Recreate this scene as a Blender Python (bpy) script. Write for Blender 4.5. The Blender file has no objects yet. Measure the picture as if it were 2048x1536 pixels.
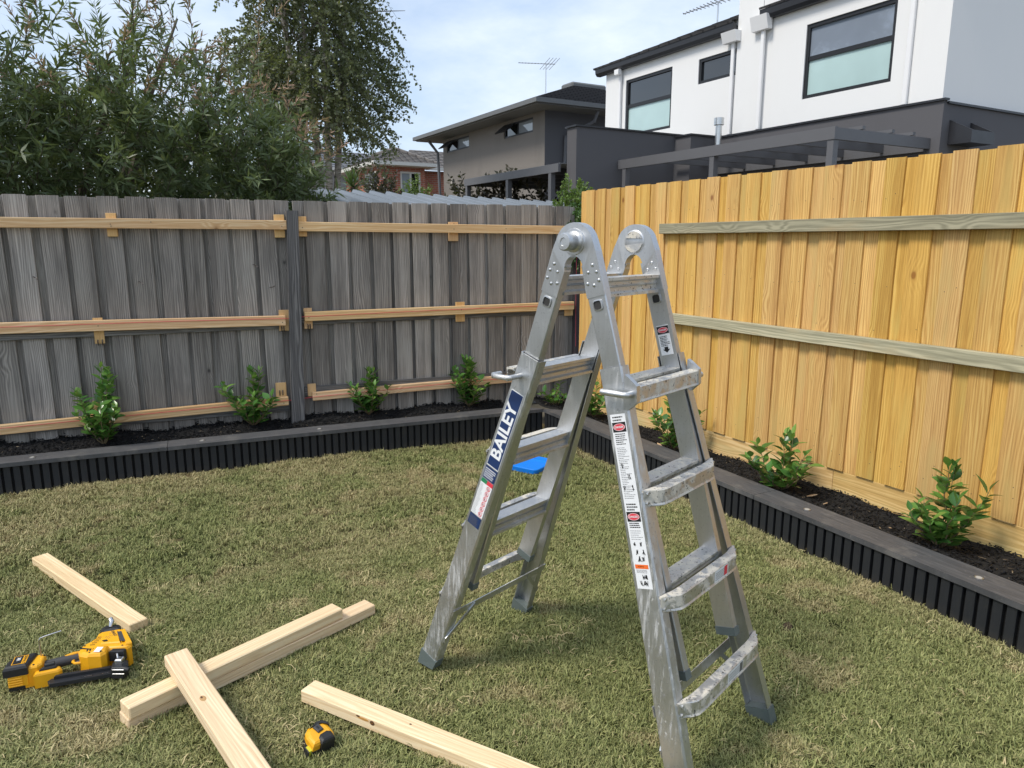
import bpy, math, random
import numpy as np
from mathutils import Vector, Matrix
random.seed(7); RNG = np.random.default_rng(7)
SC = bpy.context.scene
COL = SC.collection
# ------------------------------------------------------------------ camera
cam_d = bpy.data.cameras.new('camera'); cam = bpy.data.objects.new('camera', cam_d); COL.objects.link(cam)
cam_d.sensor_width = 36.0; cam_d.lens = 36.0*1430/2048; cam_d.clip_start = 0.05; cam_d.clip_end = 2000
HEAD = math.radians(29.4); PITCH = math.atan(284/1430)
cam.location = (0, 0, 1.45)
cam.rotation_euler = (math.pi/2-PITCH, 0, -HEAD)
SC.camera = cam
SC.cycles.max_bounces = 6; SC.cycles.diffuse_bounces = 3; SC.cycles.glossy_bounces = 3; SC.cycles.transmission_bounces = 3; SC.cycles.transparent_max_bounces = 6
SC.render.resolution_x = 1024; SC.render.resolution_y = 768
# ------------------------------------------------------------------ world: bright thin overcast
SUN_DIR = Vector((-0.94, 0.02, 0.0)).normalized(); SUN_EL = math.radians(54)
world = bpy.data.worlds.new('World'); SC.world = world; world.use_nodes = True
wn = world.node_tree; wn.nodes.clear()
def W(t, **k):
    o = wn.nodes.new(t)
    for a, b in k.items(): setattr(o, a, b)
    return o
wo = W('ShaderNodeOutputWorld'); bg = W('ShaderNodeBackground'); bg.inputs['Strength'].default_value = 0.1
sky = W('ShaderNodeTexSky', sky_type='NISHITA'); sky.sun_disc = False
sky.sun_elevation = SUN_EL; sky.sun_rotation = math.atan2(SUN_DIR.x, SUN_DIR.y)
sky.air_density = 1.0; sky.dust_density = 1.5; sky.ozone_density = 1.5
tcw = W('ShaderNodeTexCoord'); mp = W('ShaderNodeMapping'); mp.inputs['Scale'].default_value = (1.0, 1.0, 2.6); mp.inputs['Rotation'].default_value = (0.25, 0.1, 0.9)
n1 = W('ShaderNodeTexNoise'); n1.inputs['Scale'].default_value = 2.3; n1.inputs['Detail'].default_value = 7; n1.inputs['Roughness'].default_value = 0.52; n1.inputs['Distortion'].default_value = 0.35
rp = W('ShaderNodeValToRGB'); rp.color_ramp.elements[0].position = 0.33; rp.color_ramp.elements[0].color = (.42, .42, .42, 1); rp.color_ramp.elements[1].position = 0.66; rp.color_ramp.elements[1].color = (.97, .97, .97, 1)
n2 = W('ShaderNodeTexNoise'); n2.inputs['Scale'].default_value = 5.5; n2.inputs['Detail'].default_value = 6; n2.inputs['Roughness'].default_value = 0.6
rp2 = W('ShaderNodeValToRGB'); rp2.color_ramp.elements[0].position = 0.3; rp2.color_ramp.elements[0].color = (3.35, 4.15, 5.35, 1); rp2.color_ramp.elements[1].position = 0.75; rp2.color_ramp.elements[1].color = (5.3, 5.75, 6.3, 1)
mx = W('ShaderNodeMix', data_type='RGBA')
L = wn.links.new
L(tcw.outputs['Generated'], mp.inputs['Vector']); L(mp.outputs[0], n1.inputs['Vector']); L(mp.outputs[0], n2.inputs['Vector'])
L(n1.outputs['Fac'], rp.inputs[0]); L(n2.outputs['Fac'], rp2.inputs[0])
L(rp.outputs[0], mx.inputs['Factor']); L(sky.outputs[0], mx.inputs['A']); L(rp2.outputs[0], mx.inputs['B'])
L(mx.outputs['Result'], bg.inputs['Color']); L(bg.outputs[0], wo.inputs['Surface'])
sun_d = bpy.data.lights.new('sun', 'SUN'); sun_d.energy = 1.5; sun_d.angle = math.radians(15); sun_d.color = (1.0, .935, .84)
sun = bpy.data.objects.new('sun', sun_d); COL.objects.link(sun)
sv = Vector((SUN_DIR.x*math.cos(SUN_EL), SUN_DIR.y*math.cos(SUN_EL), math.sin(SUN_EL)))
sun.rotation_euler = sv.to_track_quat('Z', 'Y').to_euler(); sun.location = sv*30
SC.view_settings.view_transform = 'Standard'; SC.view_settings.look = 'None'
SC.view_settings.exposure = 0.97; SC.view_settings.gamma = 1.0
# ------------------------------------------------------------------ node helper
class NT:
    def __init__(s, name):
        s.m = bpy.data.materials.new(name); s.m.use_nodes = True; s.t = s.m.node_tree; s.t.nodes.clear()
        s.out = s.t.nodes.new('ShaderNodeOutputMaterial'); s.b = s.t.nodes.new('ShaderNodeBsdfPrincipled')
        s.t.links.new(s.b.outputs[0], s.out.inputs['Surface'])
    def n(s, t, **k):
        o = s.t.nodes.new(t)
        for a, b in k.items(): setattr(o, a, b)
        return o
    def put(s, sock, v):
        if hasattr(v, 'links') or isinstance(v, bpy.types.NodeSocket): s.t.links.new(v, sock)
        elif isinstance(v, (tuple, list)) and len(v) == 3 and sock.type == 'RGBA': sock.default_value = (*v, 1)
        else: sock.default_value = v
    def math(s, op, a, b=0.0, c=None, clamp=False):
        o = s.n('ShaderNodeMath', operation=op, use_clamp=clamp); s.put(o.inputs[0], a); s.put(o.inputs[1], b)
        if c is not None: s.put(o.inputs[2], c)
        return o.outputs[0]
    def ss(s, x, a, b):      # smoothstep
        o = s.n('ShaderNodeMapRange', interpolation_type='SMOOTHSTEP'); s.put(o.inputs[0], x); s.put(o.inputs[1], a); s.put(o.inputs[2], b); return o.outputs[0]
    def mix(s, f, a, b, bt='MIX'):
        o = s.n('ShaderNodeMix', data_type='RGBA', blend_type=bt); s.put(o.inputs['Factor'], f); s.put(o.inputs['A'], a); s.put(o.inputs['B'], b); return o.outputs['Result']
    def noise(s, v, sc=1.0, det=3.0, ro=0.5, di=0.0):
        o = s.n('ShaderNodeTexNoise'); s.put(o.inputs['Vector'], v)
        o.inputs['Scale'].default_value = sc; o.inputs['Detail'].default_value = det; o.inputs['Roughness'].default_value = ro; o.inputs['Distortion'].default_value = di
        return o.outputs['Fac']
    def vor(s, v, sc=1.0, rnd=1.0):
        o = s.n('ShaderNodeTexVoronoi'); s.put(o.inputs['Vector'], v); o.inputs['Scale'].default_value = sc; o.inputs['Randomness'].default_value = rnd; return o
    def vec(s, x, y, z):
        o = s.n('ShaderNodeCombineXYZ'); s.put(o.inputs[0], x); s.put(o.inputs[1], y); s.put(o.inputs[2], z); return o.outputs[0]
    def sep(s, v):
        o = s.n('ShaderNodeSeparateXYZ'); s.put(o.inputs[0], v); return o.outputs
    def vmul(s, v, k):
        o = s.n('ShaderNodeVectorMath', operation='MULTIPLY'); s.put(o.inputs[0], v); s.put(o.inputs[1], k); return o.outputs[0]
    def vadd(s, v, k):
        o = s.n('ShaderNodeVectorMath', operation='ADD'); s.put(o.inputs[0], v); s.put(o.inputs[1], k); return o.outputs[0]
    def obj(s): return s.n('ShaderNodeTexCoord').outputs['Object']
    def pos(s): return s.n('ShaderNodeNewGeometry').outputs['Position']
    def rnd(s): return s.n('ShaderNodeObjectInfo').outputs['Random']
    def attr(s, nm): return s.n('ShaderNodeAttribute', attribute_name=nm)
    def ramp(s, f, *st):
        o = s.n('ShaderNodeValToRGB'); s.put(o.inputs[0], f); e = o.color_ramp.elements
        while len(e) < len(st): e.new(0.5)
        for q, (p, c) in zip(e, st): q.position = p; q.color = (*c, 1)
        return o.outputs[0]
    def bump(s, h, strength=0.3, dist=0.002):
        o = s.n('ShaderNodeBump'); o.inputs['Strength'].default_value = strength; o.inputs['Distance'].default_value = dist; s.put(o.inputs['Height'], h); s.t.links.new(o.outputs[0], s.b.inputs['Normal'])
    def set(s, **k):
        for a, v in k.items(): s.put(s.b.inputs[{'col': 'Base Color', 'rough': 'Roughness', 'metal': 'Metallic', 'spec': 'Specular IOR Level', 'coat': 'Coat Weight'}.get(a, a)], v)
        return s.m
def simple(name, col, rough=0.6, metal=0.0, var=0.12, sc=30, bump=0.0):
    t = NT(name); p = t.obj(); f = t.noise(p, sc, 4, 0.6); g = t.noise(p, sc*0.12, 3, 0.5)
    lo = tuple(c*(1-var) for c in col); hi = tuple(min(1, c*(1+var)) for c in col)
    t.set(col=t.mix(t.math('ADD', t.math('MULTIPLY', f, .5), t.math('MULTIPLY', g, .5)), lo, hi), rough=t.math('ADD', t.math('MULTIPLY', f, .25), rough-.12), metal=metal)
    if bump: t.bump(f, bump, 0.003)
    return t.m
def wood(name, pale, mid, dark, knot, axis='z', freq=95.0, patch=None, rough=0.75, weather=0.0, bump=0.35, kdens=0.5, vary=0.22, wobble=60.0, gw=.17):
    t = NT(name); x, y, z = t.sep(t.obj()); r = t.rnd()
    A, B, Lg = {'z': (x, y, z), 'x': (y, z, x), 'y': (x, z, y)}[axis]
    A2 = t.math('ADD', A, t.math('MULTIPLY', r, 37.3)); B2 = t.math('ADD', B, t.math('MULTIPLY', r, 11.7)); L2 = t.math('ADD', Lg, t.math('MULTIPLY', r, 91.1))
    kv = t.vor(t.vec(t.math('MULTIPLY', A2, 1.0), t.math('MULTIPLY', B2, .3), t.math('MULTIPLY', L2, .62)), 6.2)
    d = kv.outputs['Distance']; kc = t.sep(kv.outputs['Color'])[0]; on = t.math('LESS_THAN', kc, kdens)
    fall = t.math('MULTIPLY', t.ss(d, .42, .0), on)
    wob = t.noise(t.vec(t.math('MULTIPLY', A2, 5.), t.math('MULTIPLY', B2, 5.), t.math('MULTIPLY', L2, .55)), 1.0, 2, .5)
    band = t.noise(t.vec(t.math('MULTIPLY', A2, 26.), t.math('MULTIPLY', B2, 26.), t.math('MULTIPLY', L2, .5)), 1.0, 2, .5)
    wob2 = t.noise(t.vec(t.math('MULTIPLY', A2, 22.), t.math('MULTIPLY', B2, 22.), t.math('MULTIPLY', L2, 2.4)), 1.0, 2, .5)
    ph = t.math('ADD', t.math('ADD', t.math('MULTIPLY', A2, freq), t.math('MULTIPLY', B2, freq*.6)), t.math('ADD', t.math('ADD', t.math('MULTIPLY', wob, wobble), t.math('MULTIPLY', wob2, wobble*.3)), t.math('MULTIPLY', fall, 13.)))
    g = t.math('MULTIPLY_ADD', t.math('SINE', ph), .5, .5)
    fine = t.noise(t.vec(t.math('MULTIPLY', A2, 420.), t.math('MULTIPLY', B2, 420.), t.math('MULTIPLY', L2, 6.)), 1.0, 3, .7)
    str_ = t.noise(t.vec(t.math('MULTIPLY', A2, 150.), t.math('MULTIPLY', B2, 150.), t.math('MULTIPLY', L2, 2.0)), 1.0, 3, .65)
    gg = t.math('ADD', t.math('MULTIPLY', t.math('MULTIPLY', t.math('POWER', g, 1.3), t.ss(band, .25, .7)), gw*1.7), t.math('ADD', t.math('MULTIPLY', fine, .40), t.math('ADD', t.math('MULTIPLY', str_, .32), t.math('MULTIPLY', band, .08))))
    col = t.ramp(gg, (.28, dark), (.46, mid), (.62, pale))
    big = t.noise(t.vec(t.math('MULTIPLY', A2, 9.), t.math('MULTIPLY', B2, 9.), t.math('MULTIPLY', L2, 1.7)), 1.0, 3, .55)
    if patch: col = t.mix(t.math('MULTIPLY', t.ss(big, .5, .72), .75), col, patch); col = t.mix(t.math('MULTIPLY', t.ss(big, .48, .28), .45 if weather else .2), col, dark)
    km = t.math('MULTIPLY', t.ss(d, .088, .045), on); ring = t.math('MULTIPLY', t.ss(d, .14, .05), on)
    col = t.mix(t.math('MULTIPLY', ring, .3), col, tuple(c*1.0 for c in knot)); col = t.mix(t.math('MULTIPLY', km, .92), col, knot)
    if weather:
        crack = t.ss(t.noise(t.vec(t.math('MULTIPLY', A2, 110.), t.math('MULTIPLY', B2, 110.), t.math('MULTIPLY', L2, 2.2)), 1.0, 4, .7), .66, .74)
        col = t.mix(t.math('MULTIPLY', crack, weather), col, tuple(c*.35 for c in dark))
    hv = t.n('ShaderNodeHueSaturation'); t.put(hv.inputs['Value'], t.math('MULTIPLY_ADD', r, vary*2, 1-vary)); t.put(hv.inputs['Color'], col)
    r2 = t.math('FRACT', t.math('MULTIPLY', r, 17.13)); t.put(hv.inputs['Saturation'], t.math('MULTIPLY_ADD', r2, .10, .95)); t.put(hv.inputs['Hue'], t.math('MULTIPLY_ADD', r2, .008, .496))
    t.set(col=hv.outputs[0], rough=rough, spec=.25); t.bump(t.math('ADD', gg, t.math('MULTIPLY', fine, .6)), bump, 0.0025)
    return t.m
# ------------------------------------------------------------------ mesh helper
class MB:
    def __init__(s): s.v = []; s.f = []
    def add(s, v, f, M=None):
        o = len(s.v)
        if M is not None: v = [tuple(M @ Vector(p)) for p in v]
        s.v += [tuple(map(float, p)) for p in v]; s.f += [tuple(i+o for i in q) for q in f]; return s
    def box(s, lo, hi, M=None, c=0.0):
        x0, y0, z0 = lo; x1, y1, z1 = hi
        if c <= 0:
            v = [(x0, y0, z0), (x1, y0, z0), (x1, y1, z0), (x0, y1, z0), (x0, y0, z1), (x1, y0, z1), (x1, y1, z1), (x0, y1, z1)]
            return s.add(v, [(0, 3, 2, 1), (4, 5, 6, 7), (0, 1, 5, 4), (1, 2, 6, 5), (2, 3, 7, 6), (3, 0, 4, 7)], M)
        v = []
        P = [(x0, x1), (y0, y1), (z0, z1)]
        for ax in range(3):          # chamfered box: each corner gives three vertices
            for ix in (0, 1):
                for iy in (0, 1):
                    for iz in (0, 1):
                        I = (ix, iy, iz); p = []
                        for k in range(3):
                            q = P[k][I[k]]
                            if k != ax: q += c if I[k] == 0 else -c
                            p.append(q)
                        v.append(p)
        from itertools import combinations
        ctr = Vector(((x0+x1)/2, (y0+y1)/2, (z0+z1)/2)); F = []
        idx = lambda ax, i, j, k: ax*8+i*4+j*2+k
        for a in (0, 1):
            F.append([idx(0, a, 0, 0), idx(0, a, 1, 0), idx(0, a, 1, 1), idx(0, a, 0, 1)])
            F.append([idx(1, 0, a, 0), idx(1, 1, a, 0), idx(1, 1, a, 1), idx(1, 0, a, 1)])
            F.append([idx(2, 0, 0, a), idx(2, 1, 0, a), idx(2, 1, 1, a), idx(2, 0, 1, a)])
        for a in (0, 1):
            for b in (0, 1):
                F.append([idx(0, a, b, 0), idx(0, a, b, 1), idx(1, a, b, 1), idx(1, a, b, 0)])
                F.append([idx(0, a, 0, b), idx(0, a, 1, b), idx(2, a, 1, b), idx(2, a, 0, b)])
                F.append([idx(1, 0, a, b), idx(1, 1, a, b), idx(2, 1, a, b), idx(2, 0, a, b)])
                for e in (0, 1): F.append([idx(0, a, b, e), idx(1, a, b, e), idx(2, a, b, e)])
        out = []
        for q in F:
            p = [Vector(v[i]) for i in q]; n = (p[1]-p[0]).cross(p[2]-p[0]); m = sum(p, Vector())/len(p)
            out.append(q if n.dot(m-ctr) > 0 else q[::-1])
        return s.add(v, out, M)
    def prism(s, poly, z0, z1, c=0.0, M=None):
        n = len(poly); cx = sum(p[0] for p in poly)/n; cy = sum(p[1] for p in poly)/n
        def ins(p, k):
            d = Vector((p[0]-cx, p[1]-cy)); l = d.length or 1; return (p[0]-d.x/l*k, p[1]-d.y/l*k)
        rings = [[(*p, z0) for p in poly]]
        if c > 0: rings += [[(*p, z1-c) for p in poly], [(*ins(p, c*.5), z1-c*.35) for p in poly], [(*ins(p, c*1.3), z1) for p in poly]]
        else: rings.append([(*p, z1) for p in poly])
        v = [p for r in rings for p in r]; f = [tuple(range(n))[::-1], tuple(range((len(rings)-1)*n, len(rings)*n))]
        for k in range(len(rings)-1):
            for i in range(n):
                j = (i+1) % n; f.append((k*n+i, k*n+j, (k+1)*n+j, (k+1)*n+i))
        return s.add(v, f, M)
    def loft(s, rings, cap=True, closed=True):
        n = len(rings[0]); v = [p for r in rings for p in r]; f = []
        for k in range(len(rings)-1):
            for i in range(n if closed else n-1):
                j = (i+1) % n; f.append((k*n+i, k*n+j, (k+1)*n+j, (k+1)*n+i))
        if cap: f += [tuple(range(n))[::-1], tuple(range((len(rings)-1)*n, len(rings)*n))]
        return s.add(v, f)
    def tube(s, pts, rad, seg=8, cap=True):
        pts = [Vector(p) for p in pts]; rad = rad if isinstance(rad, (list, tuple)) else [rad]*len(pts)
        rings = []; ref = None
        for i, p in enumerate(pts):
            t = (pts[min(i+1, len(pts)-1)]-pts[max(i-1, 0)]).normalized()
            if ref is None: ref = Vector((0, 0, 1)) if abs(t.z) < .9 else Vector((1, 0, 0))
            a = (ref-t*ref.dot(t)).normalized(); b = t.cross(a); ref = a
            rings.append([p+(a*math.cos(2*math.pi*k/seg)+b*math.sin(2*math.pi*k/seg))*rad[i] for k in range(seg)])
        return s.loft(rings, cap)
    def build(s, name, mat, parent=None, loc=None, smooth=False, rot=None):
        me = bpy.data.meshes.new(name); me.from_pydata(s.v, [], s.f); me.update()
        o = bpy.data.objects.new(name, me); COL.objects.link(o)
        if mat: me.materials.append(mat)
        if parent: o.parent = parent
        if loc is not None: o.location = loc
        if rot is not None: o.rotation_euler = rot
        if smooth:
            for p in me.polygons: p.use_smooth = True
            try: me.set_sharp_from_angle(angle=math.radians(38))
            except Exception: pass
        return o
def link_mesh(name, me, parent=None, loc=(0, 0, 0), rot=(0, 0, 0), scale=(1, 1, 1)):
    o = bpy.data.objects.new(name, me); COL.objects.link(o); o.parent = parent; o.location = loc; o.rotation_euler = rot; o.scale = scale; return o
def tag(o, label=None, cat=None, group=None, kind=None):
    if label: o['label'] = label
    if cat: o['category'] = cat
    if group: o['group'] = group
    if kind: o['kind'] = kind
    return o
def empty(name, loc=(0, 0, 0), rz=0.0, rot=None):
    o = bpy.data.objects.new(name, None); COL.objects.link(o); o.location = loc; o.rotation_euler = rot or (0, 0, rz); o.empty_display_size = .1; return o
def np_mesh(name, V, F, mat, parent=None, attrs=None, smooth=False):
    """V (n,3), F list of (m,k) index arrays; attrs {name:(n,) or (n,3)} per vertex"""
    me = bpy.data.meshes.new(name); V = np.asarray(V, np.float32)
    F = F if isinstance(F, list) else [F]; F = [np.asarray(f, np.int32) for f in F if len(f)]
    me.vertices.add(len(V)); me.vertices.foreach_set('co', V.ravel())
    nl = sum(f.size for f in F); npol = sum(len(f) for f in F)
    me.loops.add(nl); me.polygons.add(npol)
    if nl:
        me.loops.foreach_set('vertex_index', np.concatenate([f.ravel() for f in F]))
        tot = np.concatenate([np.full(len(f), f.shape[1], np.int32) for f in F]); st = np.concatenate([[0], np.cumsum(tot)[:-1]]).astype(np.int32)
        me.polygons.foreach_set('loop_start', st); me.polygons.foreach_set('loop_total', tot)
        if smooth: me.polygons.foreach_set('use_smooth', np.ones(npol, bool))
    for k, a in (attrs or {}).items():
        a = np.asarray(a)
        if a.dtype.kind == 'i': at = me.attributes.new(k, 'INT', 'POINT'); at.data.foreach_set('value', a.astype(np.int32))
        elif a.ndim == 1: at = me.attributes.new(k, 'FLOAT', 'POINT'); at.data.foreach_set('value', a.astype(np.float32))
        elif a.shape[1] == 3: at = me.attributes.new(k, 'FLOAT_VECTOR', 'POINT'); at.data.foreach_set('vector', a.astype(np.float32).ravel())
    me.update(calc_edges=True); me.validate()
    if mat: me.materials.append(mat)
    o = bpy.data.objects.new(name, me); COL.objects.link(o); o.parent = parent
    return o
def text_data(body, size, offset=0.0, extrude=0.0, align='CENTER', shear=0.0):
    cu = bpy.data.curves.new('txt', 'FONT'); cu.body = body; cu.size = size; cu.offset = offset; cu.extrude = extrude; cu.align_x = align; cu.align_y = 'CENTER'; cu.shear = shear; cu.resolution_u = 3
    o = bpy.data.objects.new('txt', cu); COL.objects.link(o); dg = bpy.context.evaluated_depsgraph_get()
    me = o.to_mesh() if False else bpy.data.meshes.new_from_object(o.evaluated_get(dg))
    v = [tuple(p.co) for p in me.vertices]; f = [tuple(p.vertices) for p in me.polygons]
    bpy.data.objects.remove(o); bpy.data.curves.remove(cu); bpy.data.meshes.remove(me)
    return v, f
def frame(o, x, y, z):
    return Matrix(((x[0], y[0], z[0], o[0]), (x[1], y[1], z[1], o[1]), (x[2], y[2], z[2], o[2]), (0, 0, 0, 1)))
# ------------------------------------------------------------------ materials of the yard
M = {}
M['greywood'] = wood('weathered_grey_paling', (.46, .42, .375), (.285, .260, .232), (.105, .096, .087), (.06, .056, .052), freq=520, patch=(.36, .335, .30), weather=.8, rough=.85, bump=.6, kdens=.42, vary=.24, wobble=50., gw=.13)
M['greyrail'] = wood('weathered_grey_rail', (.25, .245, .235), (.16, .155, .15), (.07, .07, .068), (.05, .047, .045), axis='x', freq=520, weather=.6, rough=.85, kdens=.2)
M['greypost'] = wood('weathered_grey_post', (.20, .195, .19), (.12, .116, .115), (.05, .049, .05), (.04, .038, .038), freq=520, weather=.8, rough=.85, kdens=.2)
M['yellow'] = wood('treated_pine_paling', (.78, .52, .178), (.66, .39, .118), (.40, .205, .058), (.30, .13, .04), freq=520, patch=(.60, .42, .14), rough=.7, bump=.3, kdens=.55, vary=.11, wobble=60., gw=.15)
M['plinth'] = wood('treated_pine_plinth', (.80, .57, .25), (.69, .45, .16), (.46, .28, .09), (.36, .2, .07), axis='y', freq=520, patch=(.56, .47, .2), rough=.75, kdens=.3, vary=.06)
M['greenrail'] = wood('treated_pine_rail', (.47, .43, .30), (.35, .325, .225), (.20, .185, .125), (.20, .13, .08), axis='y', freq=520, patch=(.46, .36, .22), weather=.3, rough=.8, kdens=.4)
M['pine'] = wood('fresh_pine', (.80, .58, .33), (.72, .47, .24), (.55, .31, .13), (.30, .15, .06), axis='x', freq=520, rough=.62, bump=.18, kdens=.22, vary=.07)
M['pineblock'] = wood('fresh_pine_block', (.78, .54, .28), (.69, .43, .2), (.52, .29, .12), (.3, .15, .06), axis='z', freq=900, rough=.65, bump=.2, kdens=.15, vary=.1)
M['palepine'] = wood('pale_dressed_pine', (.86, .71, .47), (.79, .60, .36), (.60, .42, .23), (.26, .13, .06), axis='x', freq=520, rough=.55, bump=.12, kdens=.45, vary=.06, wobble=75., gw=.12)
t = NT('composite_cap'); x, y, z = t.sep(t.obj()); rr = t.rnd()
f = t.noise(t.vec(t.math('MULTIPLY', x, 5.), t.math('MULTIPLY', y, 75.), t.math('ADD', z, t.math('MULTIPLY', rr, 40.))), 1, 4, .65, 1.2); f2 = t.noise(t.obj(), 9, 4, .6); f3 = t.noise(t.obj(), 60, 3, .6)
c = t.ramp(f, (.3, (.046, .047, .050)), (.55, (.080, .080, .083)), (.75, (.135, .132, .13))); c = t.mix(t.math('MULTIPLY', t.ss(f2, .52, .75), .5), c, (.17, .16, .145)); c = t.mix(t.math('MULTIPLY', t.ss(f3, .62, .75), .4), c, (.24, .225, .195))
t.set(col=c, rough=.62); t.bump(f, .4, .002); M['cap'] = t.m
t = NT('dark_slat'); x, y, z = t.sep(t.obj()); rr = t.rnd()
f = t.noise(t.vec(t.math('MULTIPLY', x, 260.), t.math('MULTIPLY', y, 200.), t.math('MULTIPLY_ADD', rr, 50., t.math('MULTIPLY', z, 9.))), 1, 3, .6); f2 = t.noise(t.pos(), 14, 4, .6)
c = t.mix(f, (.0105, .012, .0145), (.021, .023, .0265)); c = t.mix(t.math('MULTIPLY', t.ss(f2, .58, .8), .35), c, (.045, .043, .037))
dz = t.sep(t.pos())[2]; spl = t.math('MULTIPLY', t.ss(t.math('ADD', dz, t.math('MULTIPLY', f2, .05)), .085, .03), .35); c = t.mix(spl, c, (.06, .052, .038))
t.set(col=c, rough=.58); t.bump(f, .25, .001); M['slat'] = t.m
M['black'] = simple('black_backing', (.0022, .0022, .0025), .9)
t = NT('soil_under_mulch'); f = t.noise(t.pos(), 60, 5, .7); t.set(col=t.ramp(f, (.3, (.003, .003, .003)), (.7, (.011, .0105, .010))), rough=.95); t.bump(f, .8, .01); M['soil'] = t.m
t = NT('black_mulch'); a = t.attr('tone').outputs['Fac']; f = t.noise(t.pos(), 90, 3, .6)
c = t.ramp(a, (.0, (.0045, .0045, .005)), (.62, (.011, .011, .012)), (.93, (.024, .023, .025)), (.985, (.07, .055, .04)), (1.0, (.40, .31, .2)))
t.set(col=t.mix(t.math('MULTIPLY', f, .5), c, (.010, .0095, .010)), rough=.68, spec=.3); M['mulch'] = t.m
def vnoise(x, y, sc, seed):
    r = np.random.default_rng(seed).random((128, 128)); x = x*sc; y = y*sc; xi = np.floor(x).astype(int); yi = np.floor(y).astype(int); fx = x-xi; fy = y-yi; fx = fx*fx*(3-2*fx); fy = fy*fy*(3-2*fy)
    g_ = lambda a, b: r[a % 128, b % 128]
    return (g_(xi, yi)*(1-fx)+g_(xi+1, yi)*fx)*(1-fy)+(g_(xi, yi+1)*(1-fx)+g_(xi+1, yi+1)*fx)*fy
def dryness(x, y):
    v = .34*vnoise(x, y, 1.3, 1)+.26*vnoise(x, y, 3.1, 2)+.22*vnoise(x, y, 7.3, 3)+.18*vnoise(x, y, 17., 4)
    base = np.clip((v-.43)/.26, 0, 1); spot = np.clip((vnoise(x+.3*vnoise(x, y, 9, 8), y, 6.5, 5)*.6+vnoise(x, y, 15, 6)*.4-.685)/.09, 0, 1)
    edge = np.clip(1-np.minimum(4.85-.105*x-y, 2.685+.035*y-x)/.22, 0, 1)*.35
    near = np.clip((y-1.6)/2.6, 0, 1)
    return np.clip(base*(.26+.34*near)+spot*.6+edge, 0, 1)
t = NT('turf_thatch'); d = t.attr('dry').outputs['Fac']; f = t.noise(t.pos(), 160, 3, .7)
c = t.mix(d, (.062, .074, .026), (.27, .20, .105)); c = t.mix(t.ss(f, .35, .7), t.mix(.55, c, (.03, .03, .014)), c)
t.set(col=c, rough=.95, spec=.1); t.bump(f, .9, .012); M['thatch'] = t.m
t = NT('grass_blade'); da = t.attr('dry'); da.attribute_type = 'INSTANCER'; d = da.outputs['Fac']; a = t.attr('tone').outputs['Fac']; h = t.attr('tip').outputs['Fac']
a = t.math('MINIMUM', a, 2.0); ac = t.math('MINIMUM', a, .62); green = t.mix(a, (.088, .120, .030), (.30, .335, .105)); straw = t.mix(ac, (.32, .245, .11), (.60, .50, .28))
dd = t.math('ADD', t.math('ADD', t.math('MULTIPLY', d, .8), t.math('GREATER_THAN', a, 1.2)), t.math('MULTIPLY', t.ss(a, .62, .95), t.math('MULTIPLY_ADD', d, .6, .16)), clamp=True)
c = t.mix(dd, green, straw); c = t.mix(t.math('MULTIPLY', h, .25), c, (.52, .48, .26))
t.set(col=c, rough=.6, spec=.2); M['grass'] = t.m
M['string'] = simple('red_string', (.62, .06, .09), .6)
M['steel'] = simple('zinc_steel', (.55, .55, .55), .35, 1.0)
M['nail'] = simple('dull_nail', (.13, .11, .10), .5, .7)
# ------------------------------------------------------------------ ground and lawn
def lawn_z(x, y): return .010*np.sin(1.7*x+.6)*np.cos(1.3*y)+.006*np.sin(4.1*x-2.2*y)+.004*np.sin(7.3*y+3*x)
def left_front(x): return 4.85-.105*x            # front face of the edging below the grey fence
def right_front(y): return 2.685+.035*y          # front face of the edging below the yellow fence
g = MB(); R_ = 600; g.v = [(R_*math.cos(a*math.pi/24), R_*math.sin(a*math.pi/24), -.06) for a in range(48)]; g.f = [tuple(range(48))]
tag(g.build('ground', simple('earth', (.16, .14, .10), .95, sc=3)), kind='structure')
nx, ny = 260, 240; gx = np.linspace(-4.5, 3.0, nx); gy = np.linspace(-1.5, 5.3, ny); XX, YY = np.meshgrid(gx, gy); ZZ = lawn_z(XX, YY)-.004
ii = (np.arange(ny-1)[:, None]*nx+np.arange(nx-1)[None, :]).ravel()
lawn = np_mesh('lawn', np.stack([XX.ravel(), YY.ravel(), ZZ.ravel()], 1), np.stack([ii, ii+1, ii+1+nx, ii+nx], 1), M['thatch'], attrs=dict(dry=dryness(XX.ravel(), YY.ravel())), smooth=True); tag(lawn, kind='structure')
# grass: tufts carried by the mesh itself, set out on its own loose points
NV = 12; TV = []; TF = []; TT = []; TP = []; TI = []; k = 0
for tv in range(NV):
    for b in range(16):
        r0 = .022*math.sqrt(RNG.random()); a0 = RNG.random()*6.283; px, py = r0*math.cos(a0), r0*math.sin(a0)
        ln = RNG.uniform(.012, .030); lean = RNG.uniform(.2, 1.3); az = RNG.random()*6.283; w = RNG.uniform(.0009, .0018)
        dx, dy = math.cos(az), math.sin(az); tone = RNG.random()
        sx, sy = -dy*w, dx*w
        m1 = (px+dx*ln*.45*math.sin(lean*.6), py+dy*ln*.45*math.sin(lean*.6), ln*.45*math.cos(lean*.6)); m2 = (px+dx*ln*math.sin(lean), py+dy*ln*math.sin(lean), max(.004, ln*.8*math.cos(lean)))
        TV += [(px-sx, py-sy, -.002), (px+sx, py+sy, -.002), (m1[0]-sx, m1[1]-sy, m1[2]), (m1[0]+sx, m1[1]+sy, m1[2]), m2]
        TF += [(k, k+1, k+3), (k, k+3, k+2), (k+2, k+3, k+4)]; TT += [tone]*5; TP += [0, 0, .5, .5, 1]; TI += [tv]*5; k += 5
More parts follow.
